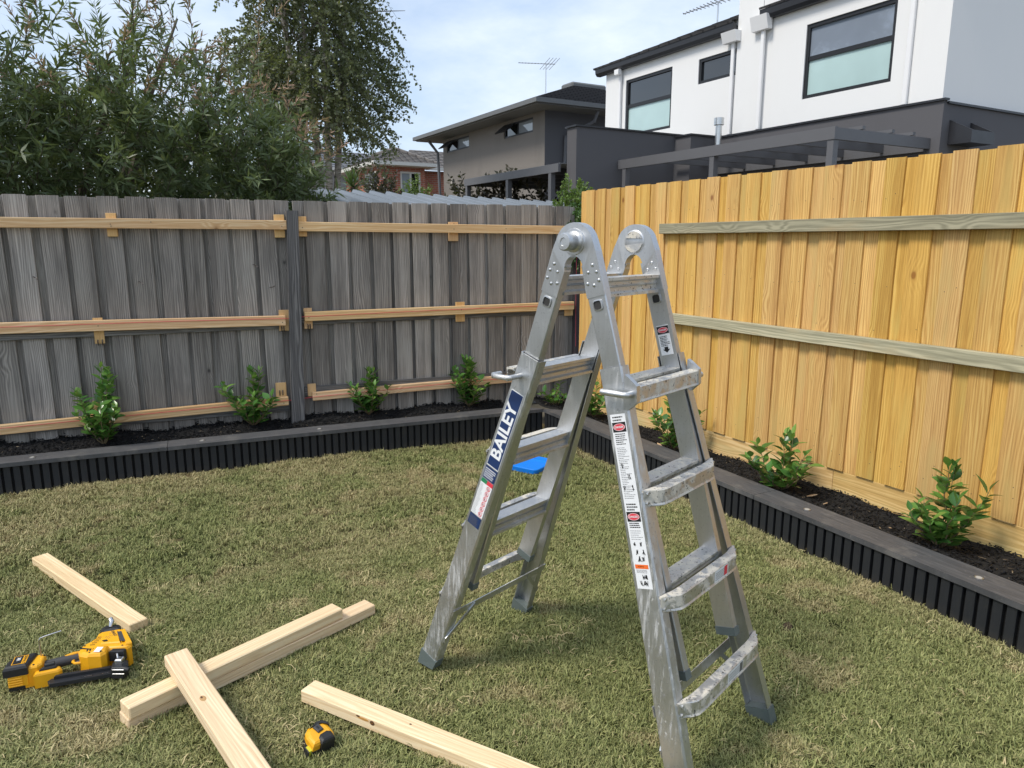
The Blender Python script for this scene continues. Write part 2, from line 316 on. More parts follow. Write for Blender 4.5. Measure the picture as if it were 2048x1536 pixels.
for tv in range(NV, NV+4):          # loose dry clippings lying on the turf
    for b in range(3):
        r0 = .03*math.sqrt(RNG.random()); a0 = RNG.random()*6.283; px, py = r0*math.cos(a0), r0*math.sin(a0); az = RNG.random()*6.283; ln = RNG.uniform(.014, .042); w = RNG.uniform(.0007, .0014); dx, dy = math.cos(az), math.sin(az); sx, sy = -dy*w, dx*w; z0 = RNG.uniform(.009, .018); cv = RNG.uniform(-.012, .012)
        TV += [(px-sx, py-sy, z0), (px+sx, py+sy, z0), (px+dx*ln*.5-sx+sy*6*cv*50, py+dy*ln*.5-sy, z0+.006), (px+dx*ln*.5+sx+sy*6*cv*50, py+dy*ln*.5+sy, z0+.006), (px+dx*ln, py+dy*ln, z0-.002)]
        TF += [(k, k+1, k+3), (k, k+3, k+2), (k+2, k+3, k+4)]; TT += [1.3]*5; TP += [.4]*5; TI += [tv]*5; k += 5
def lawn_pts(n, x0, x1, y0, y1):
    p = RNG.random((n, 2))*[x1-x0, y1-y0]+[x0, y0]
    ok = (p[:, 1] < left_front(p[:, 0])-.008) & (p[:, 0] < right_front(p[:, 1])-.008)
    # a small torn divot in the turf
    dv = np.hypot((p[:, 0]-2.145)/1.6, (p[:, 1]-1.66)/.8) < .026
    return p[ok & ~dv]
pts = np.concatenate([lawn_pts(54000, -1.7, 2.9, 1.0, 5.1), lawn_pts(38000, -.8, 2.9, .65, 3.2), lawn_pts(6000, -3.6, -1.7, 1.0, 5.2), lawn_pts(9000, -1.5, 2.7, -.2, 1.0)])
NPT = len(pts); PZ = lawn_z(pts[:, 0], pts[:, 1])
V = np.concatenate([np.array(TV), np.stack([pts[:, 0], pts[:, 1], PZ], 1)])
nt = len(TV); isp = np.concatenate([np.zeros(nt), np.ones(NPT)]).astype(np.int32)
scl = np.concatenate([np.ones(nt), RNG.uniform(.6, 1.15, NPT)*(.75+.6*vnoise(pts[:, 0], pts[:, 1], 11., 31))]); rot = np.zeros((nt+NPT, 3)); rot[nt:, 2] = RNG.random(NPT)*6.283; rot[nt:, :2] = RNG.normal(0, .12, (NPT, 2))
vid = np.concatenate([np.array(TI), np.where(RNG.random(NPT) < .006+.07*np.clip((vnoise(pts[:, 0], pts[:, 1], 5.5, 77)*.6+vnoise(pts[:, 0], pts[:, 1], 14., 78)*.4-.62)/.15, 0, 1), RNG.integers(NV, NV+4, NPT), RNG.integers(0, NV, NPT))]).astype(np.int32)
grass = np_mesh('grass', V, np.array(TF), M['grass'], attrs=dict(tone=np.concatenate([TT, np.zeros(NPT)]), tip=np.concatenate([TP, np.zeros(NPT)]), isp=isp, scl=scl, rot=rot, vid=vid, dry=np.concatenate([np.zeros(nt), np.clip(dryness(pts[:, 0], pts[:, 1])+RNG.normal(0, .12, NPT), 0, 1)])))
tag(grass, 'short patchy green and straw coloured turf', 'grass', kind='stuff')
ng = bpy.data.node_groups.new('turf', 'GeometryNodeTree'); ng.interface.new_socket('Geometry', in_out='INPUT', socket_type='NodeSocketGeometry'); ng.interface.new_socket('Geometry', in_out='OUTPUT', socket_type='NodeSocketGeometry')
def G(t, **k):
    o = ng.nodes.new(t)
    for a, b in k.items(): setattr(o, a, b)
    return o
def GA(nm, dt): o = G('GeometryNodeInputNamedAttribute', data_type=dt); o.inputs[0].default_value = nm; return [s for s in o.outputs if s.enabled][0]
gi = G('NodeGroupInput'); go = G('NodeGroupOutput'); sep = G('GeometryNodeSeparateGeometry', domain='POINT'); cmp_ = G('FunctionNodeCompare', data_type='INT', operation='EQUAL')
ngl = ng.links.new; ci = [s for s in cmp_.inputs if s.enabled]; ngl(GA('isp', 'INT'), ci[0]); ci[1].default_value = 1
ngl(gi.outputs[0], sep.inputs['Geometry']); ngl(cmp_.outputs[0], sep.inputs['Selection'])
m2p = G('GeometryNodeMeshToPoints'); ngl(sep.outputs['Selection'], m2p.inputs['Mesh'])
spl = G('GeometryNodeSplitToInstances', domain='POINT'); ngl(sep.outputs['Inverted'], spl.inputs['Geometry']); ngl(GA('vid', 'INT'), spl.inputs['Group ID'])
iop = G('GeometryNodeInstanceOnPoints'); ngl(m2p.outputs[0], iop.inputs['Points']); ngl(spl.outputs['Instances'], iop.inputs['Instance']); iop.inputs['Pick Instance'].default_value = True
ngl(GA('vid', 'INT'), iop.inputs['Instance Index']); ngl(GA('scl', 'FLOAT'), iop.inputs['Scale'])
e2r = G('FunctionNodeEulerToRotation'); ngl(GA('rot', 'FLOAT_VECTOR'), e2r.inputs[0]); ngl(e2r.outputs[0], iop.inputs['Rotation'])
ngl(iop.outputs[0], go.inputs[0]); md = grass.modifiers.new('turf', 'NODES'); md.node_group = ng
# ------------------------------------------------------------------ raised bed: soil, mulch, edging
def grey_face(x): return 5.326-.119*x
def bed_z(x, y):
    sl = np.clip((y-(left_front(x)+.16))/.42, 0, 1); sr = np.clip((x-(right_front(y)+.16))/.3, 0, 1)
    w = np.clip((x-2.55)/.5, 0, 1)*np.clip((5.1-y)/.5, 0, 1)
    return .160+(1-w)*.07*sl**1.3-w*.022*sr+.008*np.sin(9*x+4*y)+.006*np.sin(17*y-13*x)
def bed_grid(nu, nv, fn):
    u, v = np.meshgrid(np.linspace(0, 1, nu), np.linspace(0, 1, nv)); x, y = fn(u, v); z = bed_z(x, y)-.006
    i = (np.arange(nv-1)[:, None]*nu+np.arange(nu-1)[None, :]).ravel(); return np.stack([x.ravel(), y.ravel(), z.ravel()], 1), np.stack([i, i+1, i+1+nu, i+nu], 1)
def fnL(u, v): x = -2.6+u*5.3; a = left_front(x)+.1; b = grey_face(x)+.02; return x, a+(b-a)*v
def fnR(u, v): y = -.3+u*5.5; a = right_front(y)+.1; b = 3.34; return a+(b-a)*v, y
vL, fL = bed_grid(90, 12, fnL); vR, fR = bed_grid(12, 90, lambda u, v: fnR(v, u))
bed = np_mesh('garden_bed', np.concatenate([vL, vR]), np.concatenate([fL, fR+len(vL)]), M['soil'], smooth=True); tag(bed, kind='structure')
n = 17000; q = RNG.random((n, 2)); left = RNG.random(n) < .55
xa, ya = fnL(q[:, 0], .1+q[:, 1]*.9); xb, yb = fnR(q[:, 0], .1+q[:, 1]*.87); cx = np.where(left, xa, xb); cy = np.where(left, ya, yb); cz = bed_z(cx, cy)+RNG.uniform(-.004, .008, n)
ln = RNG.gamma(3, .0055, n).clip(.008, .055); wd = RNG.uniform(.003, .008, n); th = RNG.uniform(.0015, .004, n)
yaw = RNG.random(n)*6.283; pit = RNG.normal(0, .35, n)
ex = np.stack([np.cos(yaw)*np.cos(pit), np.sin(yaw)*np.cos(pit), np.sin(pit)], 1); ey = np.stack([-np.sin(yaw), np.cos(yaw), np.zeros(n)], 1); ez = np.cross(ex, ey)
cor = []
for a in (-1, 1):
    for b in (-1, 1):
        for c_ in (-1, 1): cor.append(np.stack([cx, cy, cz], 1)+ex*(a*ln*.5*RNG.uniform(.8, 1.1, n))[:, None]+ey*(b*wd*.5*RNG.uniform(.5, 1.2, n))[:, None]+ez*(c_*th*.5)[:, None])
V = np.stack(cor, 1).reshape(-1, 3); base = np.arange(n)[:, None]*8; fq = np.concatenate([base+np.array(q_) for q_ in ((0, 1, 3, 2), (4, 6, 7, 5), (0, 4, 5, 1), (2, 3, 7, 6), (0, 2, 6, 4), (1, 5, 7, 3))])
mulch = np_mesh('mulch', V, fq, M['mulch'], attrs=dict(tone=np.repeat(RNG.random(n), 8))); tag(mulch, 'black bark mulch covering the raised bed', 'mulch', kind='stuff')
PC = Vector((2.845, left_front(2.845), 0))
dL = Vector((-1, .105, 0)).normalized(); dR = Vector((-.035, -1, 0)).normalized(); nL = Vector((-.105, -1, 0)).normalized(); nR = Vector((-1, .035, 0)).normalized()
edge = empty('garden_edging', PC); tag(edge, 'low black slatted garden edging with flat grey cap around the lawn corner', 'edging')
rzL = math.atan2(dL.y, dL.x); rzR = math.atan2(dR.y, dR.x)
slat = MB(); slat.box((-.0172, -.006, -.05), (.0172, .016, .168), c=.0015); s0 = slat.build('slat', M['slat'], edge); slat_me = s0.data
first = True
for d, nn, rz, L_ in ((dL, nL, rzL, 4.9), (dR, nR, rzR, 4.9)):
    i = 0
    while .03+i*.0485 < L_:
        p = d*(.03+i*.0485)-nn*.016+Vector((0, 0, random.uniform(-.001, 0)))
        o = s0 if first else link_mesh('slat', slat_me, edge); first = False
        o.location = p; o.rotation_euler = (0, 0, rz if d is dR else rz+math.pi)
        if d is dR: o.location = p; o.rotation_euler = (0, 0, rz+math.pi); 
        i += 1
for d, nn, L_ in ((dL, nL, 4.9), (dR, nR, 4.9)):
    b = MB(); rz = math.atan2(d.y, d.x); Mx = frame((0, 0, 0), d, nn, Vector((0, 0, 1)))
    b.box((.0, -.05, -.06), (L_, -.0235, .166)); o = MB(); o.add(b.v, b.f, Mx); o.build('backing_panel', M['black'], edge)
# cap boards, mitred in the corner and butted along the runs
def cap(d, nn, a, b_, m0):
    c0 = MB(); z0, z1 = .168, .192; yo, yi = .009, -.148
    A0 = a+(m0*yo*-1 if m0 else 0); A1 = a+(m0*yi*-1 if m0 else 0)
    P = [(A0, yo), (b_, yo), (b_, yi), (A1, yi)]
    Mid = Vector(((a+b_)/2, 0, 0)); c0.prism([(p[0]-Mid.x, p[1]) for p in P], z0, z1, 0)
    for f in range(1): pass
    o = c0.build('cap_board', M['cap'], edge, loc=d*Mid.x); X = d; Y = nn; Z = X.cross(Y)
    o.rotation_euler = (0, 0, math.atan2(d.y, d.x))
    if Z.z < 0: # mirrored frame: flip local y
        o.data.transform(Matrix.Scale(-1, 4, (0, 1, 0))); o.data.flip_normals()
    return o
cap(dL, nL, 0, 2.62, 1.0); cap(dL, nL, 2.623, 4.9, 0); cap(dR, nR, 0, 2.15, 1.0); cap(dR, nR, 2.153, 4.9, 0)
M['light'] = simple('brushed_light_rim', (.5, .49, .47), .4, 1.0); M['lens'] = simple('frosted_lens', (.42, .41, .38), .35)
def lawn_light(d, s_, nn, off):
    b = MB(); ring = []
    for r_, z_ in ((.0165, 0), (.0165, .003), (.0135, .0042), (.0115, .0035)): ring.append([(r_*math.cos(k*math.pi/12), r_*math.sin(k*math.pi/12), z_) for k in range(24)])
    b.loft(ring, cap=False); o = b.build('deck_light', M['light'], edge, loc=d*s_-nn*off+Vector((0, 0, .192)), smooth=True)
    b2 = MB(); b2.v = [(.0118*math.cos(k*math.pi/10), .0118*math.sin(k*math.pi/10), .0034) for k in range(20)]; b2.f = [tuple(range(20))]; b2.build('lens', M['lens'], o)
for s_ in (2.42, 1.68, 3.35): lawn_light(dL, s_, nL, .06)
# ------------------------------------------------------------------ weathered grey paling fence
RZG = math.atan(-.119)
gf = empty('grey_paling_fence', (0, 5.326, 0), RZG); tag(gf, 'old weathered grey timber paling fence with new pine rails at the back', 'fence')
k_ = 1.00706
fl = [x*k_ for x in (-2.25, -2.09, -1.93, -1.77, -1.61, -1.45, -1.29, -1.13, -.97, -.81, -.648, -.486, -.324, -.165, 0, .162, .32, .472, .632, .785, .943, 1.10, 1.249, 1.41, 1.567, 1.72, 1.87, 2.018, 2.168, 2.314, 2.461, 2.61, 2.754, 2.892, 3.033, 3.186)]
def paling(w, h, th, lean=0.0, cham=.0025, notch=0):
    b = MB(); t_ = th
    prof = [(-w/2, 0), (-w/2+.006, t_*-.0), (-w/2+cham, -t_), (w/2-cham, -t_), (w/2, -t_+cham), (w/2, 0)]
    prof = [(-w/2, 0), (-w/2, -t_+cham), (-w/2+cham, -t_), (w/2-cham, -t_), (w/2, -t_+cham), (w/2, 0)]
    rings = []
    for z in (0, h*.35, h*.7, h):
        j = random.uniform(-.0025, .0025); rings.append([(x*random.uniform(.985, 1.01)+j+lean*z, y, z+(random.uniform(-.0015, .0015) if z == h else 0)) for x, y in prof])
    return b.loft(rings)
pool_f = []; pool_r = []
for i in range(7):
    o = paling(random.uniform(.118, .130), 1.56, .014, random.uniform(-.004, .004)).build('paling', M['greywood'], gf); pool_f.append(o.data); bpy.data.objects.remove(o)
    o = paling(random.uniform(.10, .125), 1.55, .014, random.uniform(-.004, .004)).build('paling', M['greywood'], gf); pool_r.append(o.data); bpy.data.objects.remove(o)
for i, x in enumerate(fl):
    if not (1.06 < x < 1.2): link_mesh('paling', random.choice(pool_f), gf, (x+.062, 0.0, .172+random.uniform(-.004, .004)), (random.uniform(-.004, .004), random.uniform(-.005, .005), random.uniform(-.02, .02)))
    nxt = fl[i+1] if i+1 < len(fl) else x+.15
    gap = (x+.117+nxt)/2
    link_mesh('paling', random.choice(pool_r), gf, (gap, .029, .178+random.uniform(-.006, .003)), (0, random.uniform(-.004, .004), 0))
b = MB(); b.loft([[(x, y, z) for x, y in ((1.083, -.085), (1.175, -.085), (1.175, .0), (1.083, .0))] if z < .3 else [(x+.045+.004, y, z) for x, y in ((1.087, -.085), (1.163, -.085), (1.163, -.001), (1.087, -.001))] for z in (.05, 1.66)]); b.build('post', M['greypost'], gf)
b = MB(); b.box((3.375, -.06, .05), (3.44, .0, 1.60), c=.003); b.build('post', simple('dark_corner_post', (.055, .045, .048), .8), gf)
for (x0, x1, z0, z1) in ((-2.3, 1.08, .852, .922), (1.19, 3.36, .872, .935), (-2.3, 1.08, .255, .325), (1.19, 3.36, .352, .422)):
    b = MB(); b.box((-(x1-x0)/2, -.036, -(z1-z0)/2), ((x1-x0)/2, -.0145, (z1-z0)/2), c=.003); b.build('back_rail', M['greyrail'], gf, loc=((x0+x1)/2, 0, (z0+z1)/2))
def bar(nm, mat, p0, p1, h, y0, y1, parent, c=.003, zoff=0):
    p0 = Vector((p0[0], 0, p0[1])); p1 = Vector((p1[0], 0, p1[1])); Lg = (p1-p0).length; b = MB(); b.box((-Lg/2, y0, -h/2), (Lg/2, y1, h/2), c=c)
    return b.build(nm, mat, parent, loc=(p0+p1)/2, rot=(0, -math.atan2(p1.z-p0.z, p1.x-p0.x), 0))
for p0, p1, h in (((-2.3, 1.568), (1.132, 1.564), .062), ((1.204, 1.555), (3.331, 1.543), .064), ((-2.3, .955), (1.087, .911), .068), ((1.217, .933), (3.351, .941), .064), ((-2.3, .262), (1.074, .337), .062), ((1.242, .353), (3.3, .378), .060)):
    bar('pine_rail', M['pine'], p0, p1, h, -.078, -.0405, gf, c=.0025)
nb = MB()
for x0, z1, x1, z0, ry in ((.044, 1.629, .102, 1.484, .0), (1.055, 1.634, 1.122, 1.48, 0), (1.21, 1.623, 1.269, 1.488, 0), (2.304, 1.597, 2.376, 1.457, 0), (-.093, .973, -.036, .806, 0), (1.045, .983, 1.117, .836, .03), (1.215, .991, 1.273, .843, 0), (2.345, .998, 2.42, .845, 0), (3.281, .924, 3.361, .855, 0), (-.162, .43, -.10, .30, .25), (.993, .467, 1.066, .34, .02), (1.213, .443, 1.272, .35, 0)):
    b = MB(); w = (x1-x0)/2; h = (z1-z0)/2; b.box((-w, -.040, -h), (w, -.0148 if z1 > 1.2 else -.0365, h), c=.0015); b.build('rail_block', M['pineblock'], gf, loc=((x0+x1)/2, 0, (z0+z1)/2), rot=(0, ry, 0))
for (x, z) in ((.07, 1.56), (.073, 1.548), (1.10, 1.555), (1.235, 1.548), (2.33, 1.585), (2.33, 1.545), (1.065, .90), (1.245, .925), (2.38, .94), (-.06, .925), (1.04, .325), (1.27, .372), (.3, 1.575), (2.75, 1.55)):
    b = MB(); b.tube([(x, -.079, z), (x, -.0785-.0012, z)], .0034, 8); b.build('nail', M['nail'], gf)
for (x, z) in ((-.075, .82), (-.05, .82), (1.24, .865), (1.255, .865), (1.06, .855), (1.075, .855), (1.02, .40), (1.04, .40)):
    b = MB(); b.tube([(x, -.0415, z+.012), (x, -.048, z), (x, -.0415, z-.024)], .004, 6); b.build('staple', M['nail'], gf)
for (x, z, r_) in ((-.39, 1.24, .5), (.19, 1.20, .6), (.9, 1.30, .7), (1.0, 1.14, -.4)):
    b = MB(); b.tube([(x, -.014, z), (x+.02, -.05, z-.012*r_), (x+.03, -.06, z-.03*r_)], .0028, 5); b.build('bent_nail', M['nail'], gf)
# red builder's strings stretched in front of the rails
def gpt(x, y, z): return Vector((x*math.cos(RZG)-y*math.sin(RZG), 5.326+x*math.sin(RZG)+y*math.cos(RZG), z))
for nm, P in (('red string line stretched along the middle pine rails', [(-2.3, .945), (-.6, .94), (.4, .936), (1.09, .926), (1.22, .934), (2.2, .944), (3.35, .95)]), ('red string line stretched along the lowest pine rails', [(-2.3, .29), (-.6, .312), (.4, .332), (1.08, .342), (1.25, .352), (2.2, .372), (3.3, .388)])):
    b = MB(); b.tube([gpt(x, -.0805, z) for x, z in P], .0017, 6); tag(b.build('string_line', M['string']), nm, 'string', 'red builders strings')
b = MB(); b.tube([gpt(3.372, -.066, 1.45), gpt(3.37, -.067, 1.0), gpt(3.378, -.064, .6)], .0016, 6); tag(b.build('string_line', M['string']), 'short red string hanging straight down the dark corner post', 'string', 'red builders strings')
# ------------------------------------------------------------------ new yellow treated pine fence
yf = empty('yellow_paling_fence', (3.3, 0, 0)); tag(yf, 'new yellow treated pine paling fence with two greenish rails on the right', 'fence')
yl = [4.571, 4.425, 4.258, 4.088, 3.928, 3.766, 3.623, 3.451, 3.29, 3.127, 2.964, 2.794, 2.627, 2.452, 2.29, 2.118, 1.955, 1.791, 1.621, 1.455, 1.29, 1.126, .963, .80, .635, .47, .31]
pool = []
for i in range(8):
    o = paling(random.uniform(.094, .106), 1.575, .0115, random.uniform(-.003, .003), .0018).build('paling', M['yellow'], yf); pool.append(o.data); bpy.data.objects.remove(o)
rz90 = -math.pi/2
for i, y in enumerate(yl):
    prev = yl[i-1] if i else 4.74
    link_mesh('paling', random.choice(pool), yf, (-.0005, y+.050, .264+random.uniform(-.005, .002)), (0, random.uniform(-.004, .004), rz90))
    link_mesh('paling', random.choice(pool), yf, (.0122, prev-.036, .259+random.uniform(-.002, .0)), (0, random.uniform(-.003, .003), rz90))
ys = [4.74, 2.35, .2]
for a, b_ in zip(ys[:-1], ys[1:]):
    b = MB(); h = .19; b.box((0.0001, -(a-b_)/2+.001, -h/2), (.020, (a-b_)/2-.001, h/2), c=.002); b.build('plinth_board', M['plinth'], yf, loc=(-.0002, (a+b_)/2, .2575-h/2))
for z0, z1, z0b, z1b in ((1.504, 1.568, 1.503, 1.569), (.920, .985, .915, .983)):
    b = MB(); L_ = 3.77-.2; b.box((-.0515, -L_/2, -.0325), (-.0125, L_/2, .0325), c=.002); b.build('rail', M['greenrail'], yf, loc=(0, (3.77+.2)/2, (z0+z1)/2))
for y in (4.70, 2.35, .25):
    b = MB(); b.box((.035, y-.05, 0), (.11, y+.05, 1.72), c=.003); b.build('post', M['greenrail'], yf)
for i, y in enumerate(yl[:22]):
    for z in (1.66, 1.05, .38):
        for dy in (.028, .072):
            if random.random() < .6: pass
nmb = MB()
for y in yl[:22]:
    for z in (1.655, 1.24, 1.04, .42, .36):
        for dy in (.026, .074):
            if random.random() < .55:
                p = Vector((-.0122, y+dy+random.uniform(-.006, .006), z+random.uniform(-.02, .02))); nmb.tube([p, p+Vector((-.0006, 0, 0))], .0021, 6)
nmb.build('nail_heads', M['nail'], yf)
for s_ in (.85, 1.62, 2.42, 3.22, 4.1): lawn_light(dR, s_, nR, .062)
# ------------------------------------------------------------------ folding ladder
def metal(name, base, dirt, amt, spk, rough=.4, thr=(.54, .72), st=(110., 110., 11.)):
    t = NT(name); p = t.obj(); s_ = t.noise(t.vmul(p, st), 1, 5, .65, .6); sp = t.noise(p, 120, 4, .6); big = t.noise(p, 6, 4, .6); scr = t.noise(t.vmul(p, (150., 150., 9.)), 1, 3, .7)
    m = t.math('MULTIPLY', t.ss(t.math('ADD', t.math('MULTIPLY', s_, .6), t.math('MULTIPLY', big, .4)), *thr), amt)
    c = t.mix(scr, tuple(v*.86 for v in base), tuple(min(1, v*1.1) for v in base)); c = t.mix(m, c, dirt)
    k = t.math('MULTIPLY', t.ss(sp, .60, .67), spk); c = t.mix(k, c, (.035, .034, .033)); wsp = t.math('MULTIPLY', t.ss(t.noise(p, 75, 3, .55), .68, .72), amt*.9); c = t.mix(wsp, c, (.72, .72, .70))
    t.set(col=c, rough=t.math('ADD', t.math('MULTIPLY', m, .35), t.math('MULTIPLY_ADD', big, .25, rough-.12)), metal=t.math('SUBTRACT', .93, t.math('MAXIMUM', t.math('MULTIPLY', m, .9), t.math('MAXIMUM', k, wsp)), clamp=True)); t.bump(t.math('ADD', m, t.math('MULTIPLY', scr, .15)), .25, .0012)
    return t.m
M['alu'] = metal('worn_aluminium', (.57, .58, .59), (.60, .59, .57), .35, .2, .40)
M['alu2'] = metal('paint_smeared_aluminium', (.56, .57, .575), (.66, .65, .62), .55, .35, .42, (.50, .66))
M['tread'] = metal('dirty_tread', (.60, .59, .57), (.66, .61, .51), .9, 1.0, .48, (.46, .58), (26., 26., 26.))
M['footp'] = simple('grey_green_plastic', (.11, .135, .13), .5, sc=60)
M['wht'] = simple('white_sticker', (.80, .81, .82), .45, var=.06); M['navy'] = simple('navy_sticker', (.012, .035, .12), .4); M['redp'] = simple('red_print', (.70, .045, .07), .45); M['blk'] = simple('black_print', (.012, .012, .013), .5)
M['org'] = simple('orange_print', (.85, .16, .03), .45); M['grn'] = simple('green_print', (.02, .22, .09), .45); M['dk'] = simple('hole_shade_plate', (.035, .034, .032), .7); M['gryp'] = simple('grey_print', (.12, .12, .125), .5)
LX = dict(cx=1.24994, cy=1.72544, psi=.3284, zt=1.44753, S=.49704, wi=.1588, wb=.26157, ou=-.04414, ov=.07633, a=.03471); TC = .36; TL = 1.53
lad = empty('folding_ladder', (LX['cx'], LX['cy'], float(lawn_z(LX['cx'], LX['cy']))*0), LX['psi']); tag(lad, 'worn aluminium folding step ladder standing open on the lawn', 'ladder')
class Side:
    def __init__(s, sd):
        s.s = sd; s.top = Vector((LX['ou'], -(LX['ov']+sd*LX['a']), LX['zt'])); bot = Vector((0, -sd*LX['S'], 0)); s.d = (bot-s.top).normalized(); s.L = (bot-s.top).length
        o = Vector((0, -sd, 0)); s.n = (o-s.d*o.dot(s.d)).normalized(); s.u = Vector((1, 0, 0)); s.h = Vector((0, -sd, 0))
    def w(s, t, outer): return LX['wi'] if not outer else LX['wi']+.008+(LX['wb']-LX['wi']-.008)*max(0, t-TC)/(TL-TC)
    def p(s, e, t, k, outer=False, inn=0.0): return s.top+s.d*(t*s.L/TL)+s.u*(e*(s.w(t, outer)-inn))+s.n*k
SD = {1: Side(1), -1: Side(-1)}
LEV = [.12, .40, .68, .96, 1.24]
for sd, S_ in SD.items():
    for e in (-1, 1):
        b = MB(); hw = .029; th = .024
        b.loft([[S_.p(e, t_, k, False, i_) for k, i_ in ((-hw+.003, 0), (hw-.003, 0), (hw, .003), (hw, th), (-hw, th), (-hw, .003))] for t_ in (.055, .4, 1.19)]); b.build('inner_rail', M['alu'], lad)
        b = MB(); b.loft([[S_.p(e, t_, k, False, i_) for k, i_ in ((-hw-.002, -.002), (hw+.002, -.002), (hw+.002, th+.002), (-hw-.002, th+.002))] for t_ in (1.18, 1.205)]); b.build('end_cap', M['footp'], lad)
        b = MB(); H_ = .0365; f_ = .034; tk = .003
        pr = ((-H_+.005, 0), (H_-.005, 0), (H_, .005), (H_, f_), (H_-tk, f_), (H_-tk, .006), (H_-.007, tk), (-H_+.007, tk), (-H_+tk, .006), (-H_+tk, f_), (-H_, f_), (-H_, .005))
        b.loft([[S_.p(e, t_, k, True, i_) for k, i_ in pr] for t_ in (TC-.022, TC+.02, .8, 1.2, 1.49)]); b.build('outer_rail', M['alu2'] if e < 0 else M['alu'], lad)
        b = MB(); r0 = [S_.p(e, 1.478, k, True, i_) for k, i_ in ((-.0385, -.002), (.0385, -.002), (.0385, .036), (-.0385, .036))]; r1 = [S_.p(e, 1.525, k, True, i_) for k, i_ in ((-.040, -.003), (.040, -.003), (.040, .037), (-.040, .037))]
        r1 = [Vector((q.x, q.y, .004)) for q in r1]; b.loft([r0, r1]); b.build('foot', M['footp'], lad)
        rv = MB()
        for t_, k in ((.062, .010), (.078, -.008), (.082, .018), (.105, .020), (.115, .002), (.107, -.017)):
            for sgn, inn in ((-1, -.0022), (1, .0262)):
                c0 = S_.p(e, t_, k, False, inn); ax = S_.u*(-e if sgn > 0 else e)
                a1 = S_.d; a2 = ax.cross(a1).normalized(); rg = [[c0+(a1*math.cos(q*1.0472)+a2*math.sin(q*1.0472))*r_+ax*h_ for q in range(6)] for r_, h_ in ((.0052, 0), (.0045, .002), (.0022, .0034))]
                rv.loft(rg)
        rv.build('rivets', M['alu'], lad, smooth=True)
        t0 = .168
        hole = MB(); ring_pts = lambda r_, inn: [S_.p(e, t0+r_*math.copysign(abs(math.cos(q))**.5, math.cos(q)), r_*math.copysign(abs(math.sin(q))**.5, math.sin(q)), False, inn) for q in [i*math.pi/8+.01 for i in range(16)]]
        inn0 = 0 if e < 0 else .024
        sg = -1 if e < 0 else 1
        hole.loft([ring_pts(.0150, inn0), ring_pts(.0150, inn0+sg*.003), ring_pts(.0118, inn0+sg*.0035), ring_pts(.0118, inn0+sg*.0006)], cap=False); ho = hole.build('socket_rim', M['alu'], lad, smooth=True)
        hb = MB(); hb.v = [tuple(q) for q in ring_pts(.0119, inn0+sg*.0007)]; hb.f = [tuple(range(16))]; hb.build('hole', M['dk'], ho)  # flat dark plate stands in for the shade inside the hole
    # inner rungs
    for lv in LEV[:4]:
        b = MB(); w0 = LX['wi']-.022; pr = [(-.026, .024), (.026, .024), (.026, .016), (.016, .011), (.016, .003), (.021, .0), (.016, -.004), (.016, -.014), (.023, -.019), (.023, -.027), (-.023, -.027), (-.023, -.019), (-.014, -.014), (-.014, -.004), (-.021, .0), (-.014, .003), (-.014, .011), (-.026, .016)]
        c0 = S_.top+S_.d*(lv*S_.L/TL)
        b.loft([[c0+S_.u*x_+S_.h*(h_-.004)+Vector((0, 0, z_)) for h_, z_ in pr] for x_ in (-w0, w0)]); b.build('rung', M['tread'] if sd > 0 else M['alu2'], lad)
    # outer rungs
    for i, lv in enumerate(LEV[1:]):
        b = MB(); c0 = S_.top+S_.d*(lv*S_.L/TL); W_ = S_.w(lv, True); pr = [(0, .020), (.026, .020), (.029, .017), (.029, -.017), (.032, -.022), (.029, -.025), (.024, -.020), (.024, .014), (0, .014)]
        if i == 0: path = [(-W_+.004, .040), (W_-.004, .040)]
        else: path = [(-W_+.002, .0325), (-W_+.020, .0345), (-W_+.036, .0365), (-W_+.055, .040), (-W_+.085, .042), (W_-.085, .042), (W_-.055, .040), (W_-.036, .0365), (W_-.020, .0345), (W_-.002, .0325)]
        sq = lambda j: 1.0 if 1 < j < len(path)-2 or len(path) == 2 else .9
        b.loft([[c0+S_.u*x_+S_.h*(h0+h_*({0: .22, 1: .45, 2: .8}.get(min(j, len(path)-1-j), 1) if len(path) > 2 else 1))+Vector((0, 0, z_)) for h_, z_ in pr] for j, (x_, h0) in enumerate(path)]); b.build('outer_rung', M['tread'], lad)
        rv = MB()
        for x_ in (-W_+.012, W_-.012):
            for z_ in (.012, -.014): rv.tube([c0+S_.u*x_+S_.h*.040+Vector((0, 0, z_)), c0+S_.u*x_+S_.h*.0475+Vector((0, 0, z_))], .0045, 7)
        rv.build('rivets', M['alu'], lad)
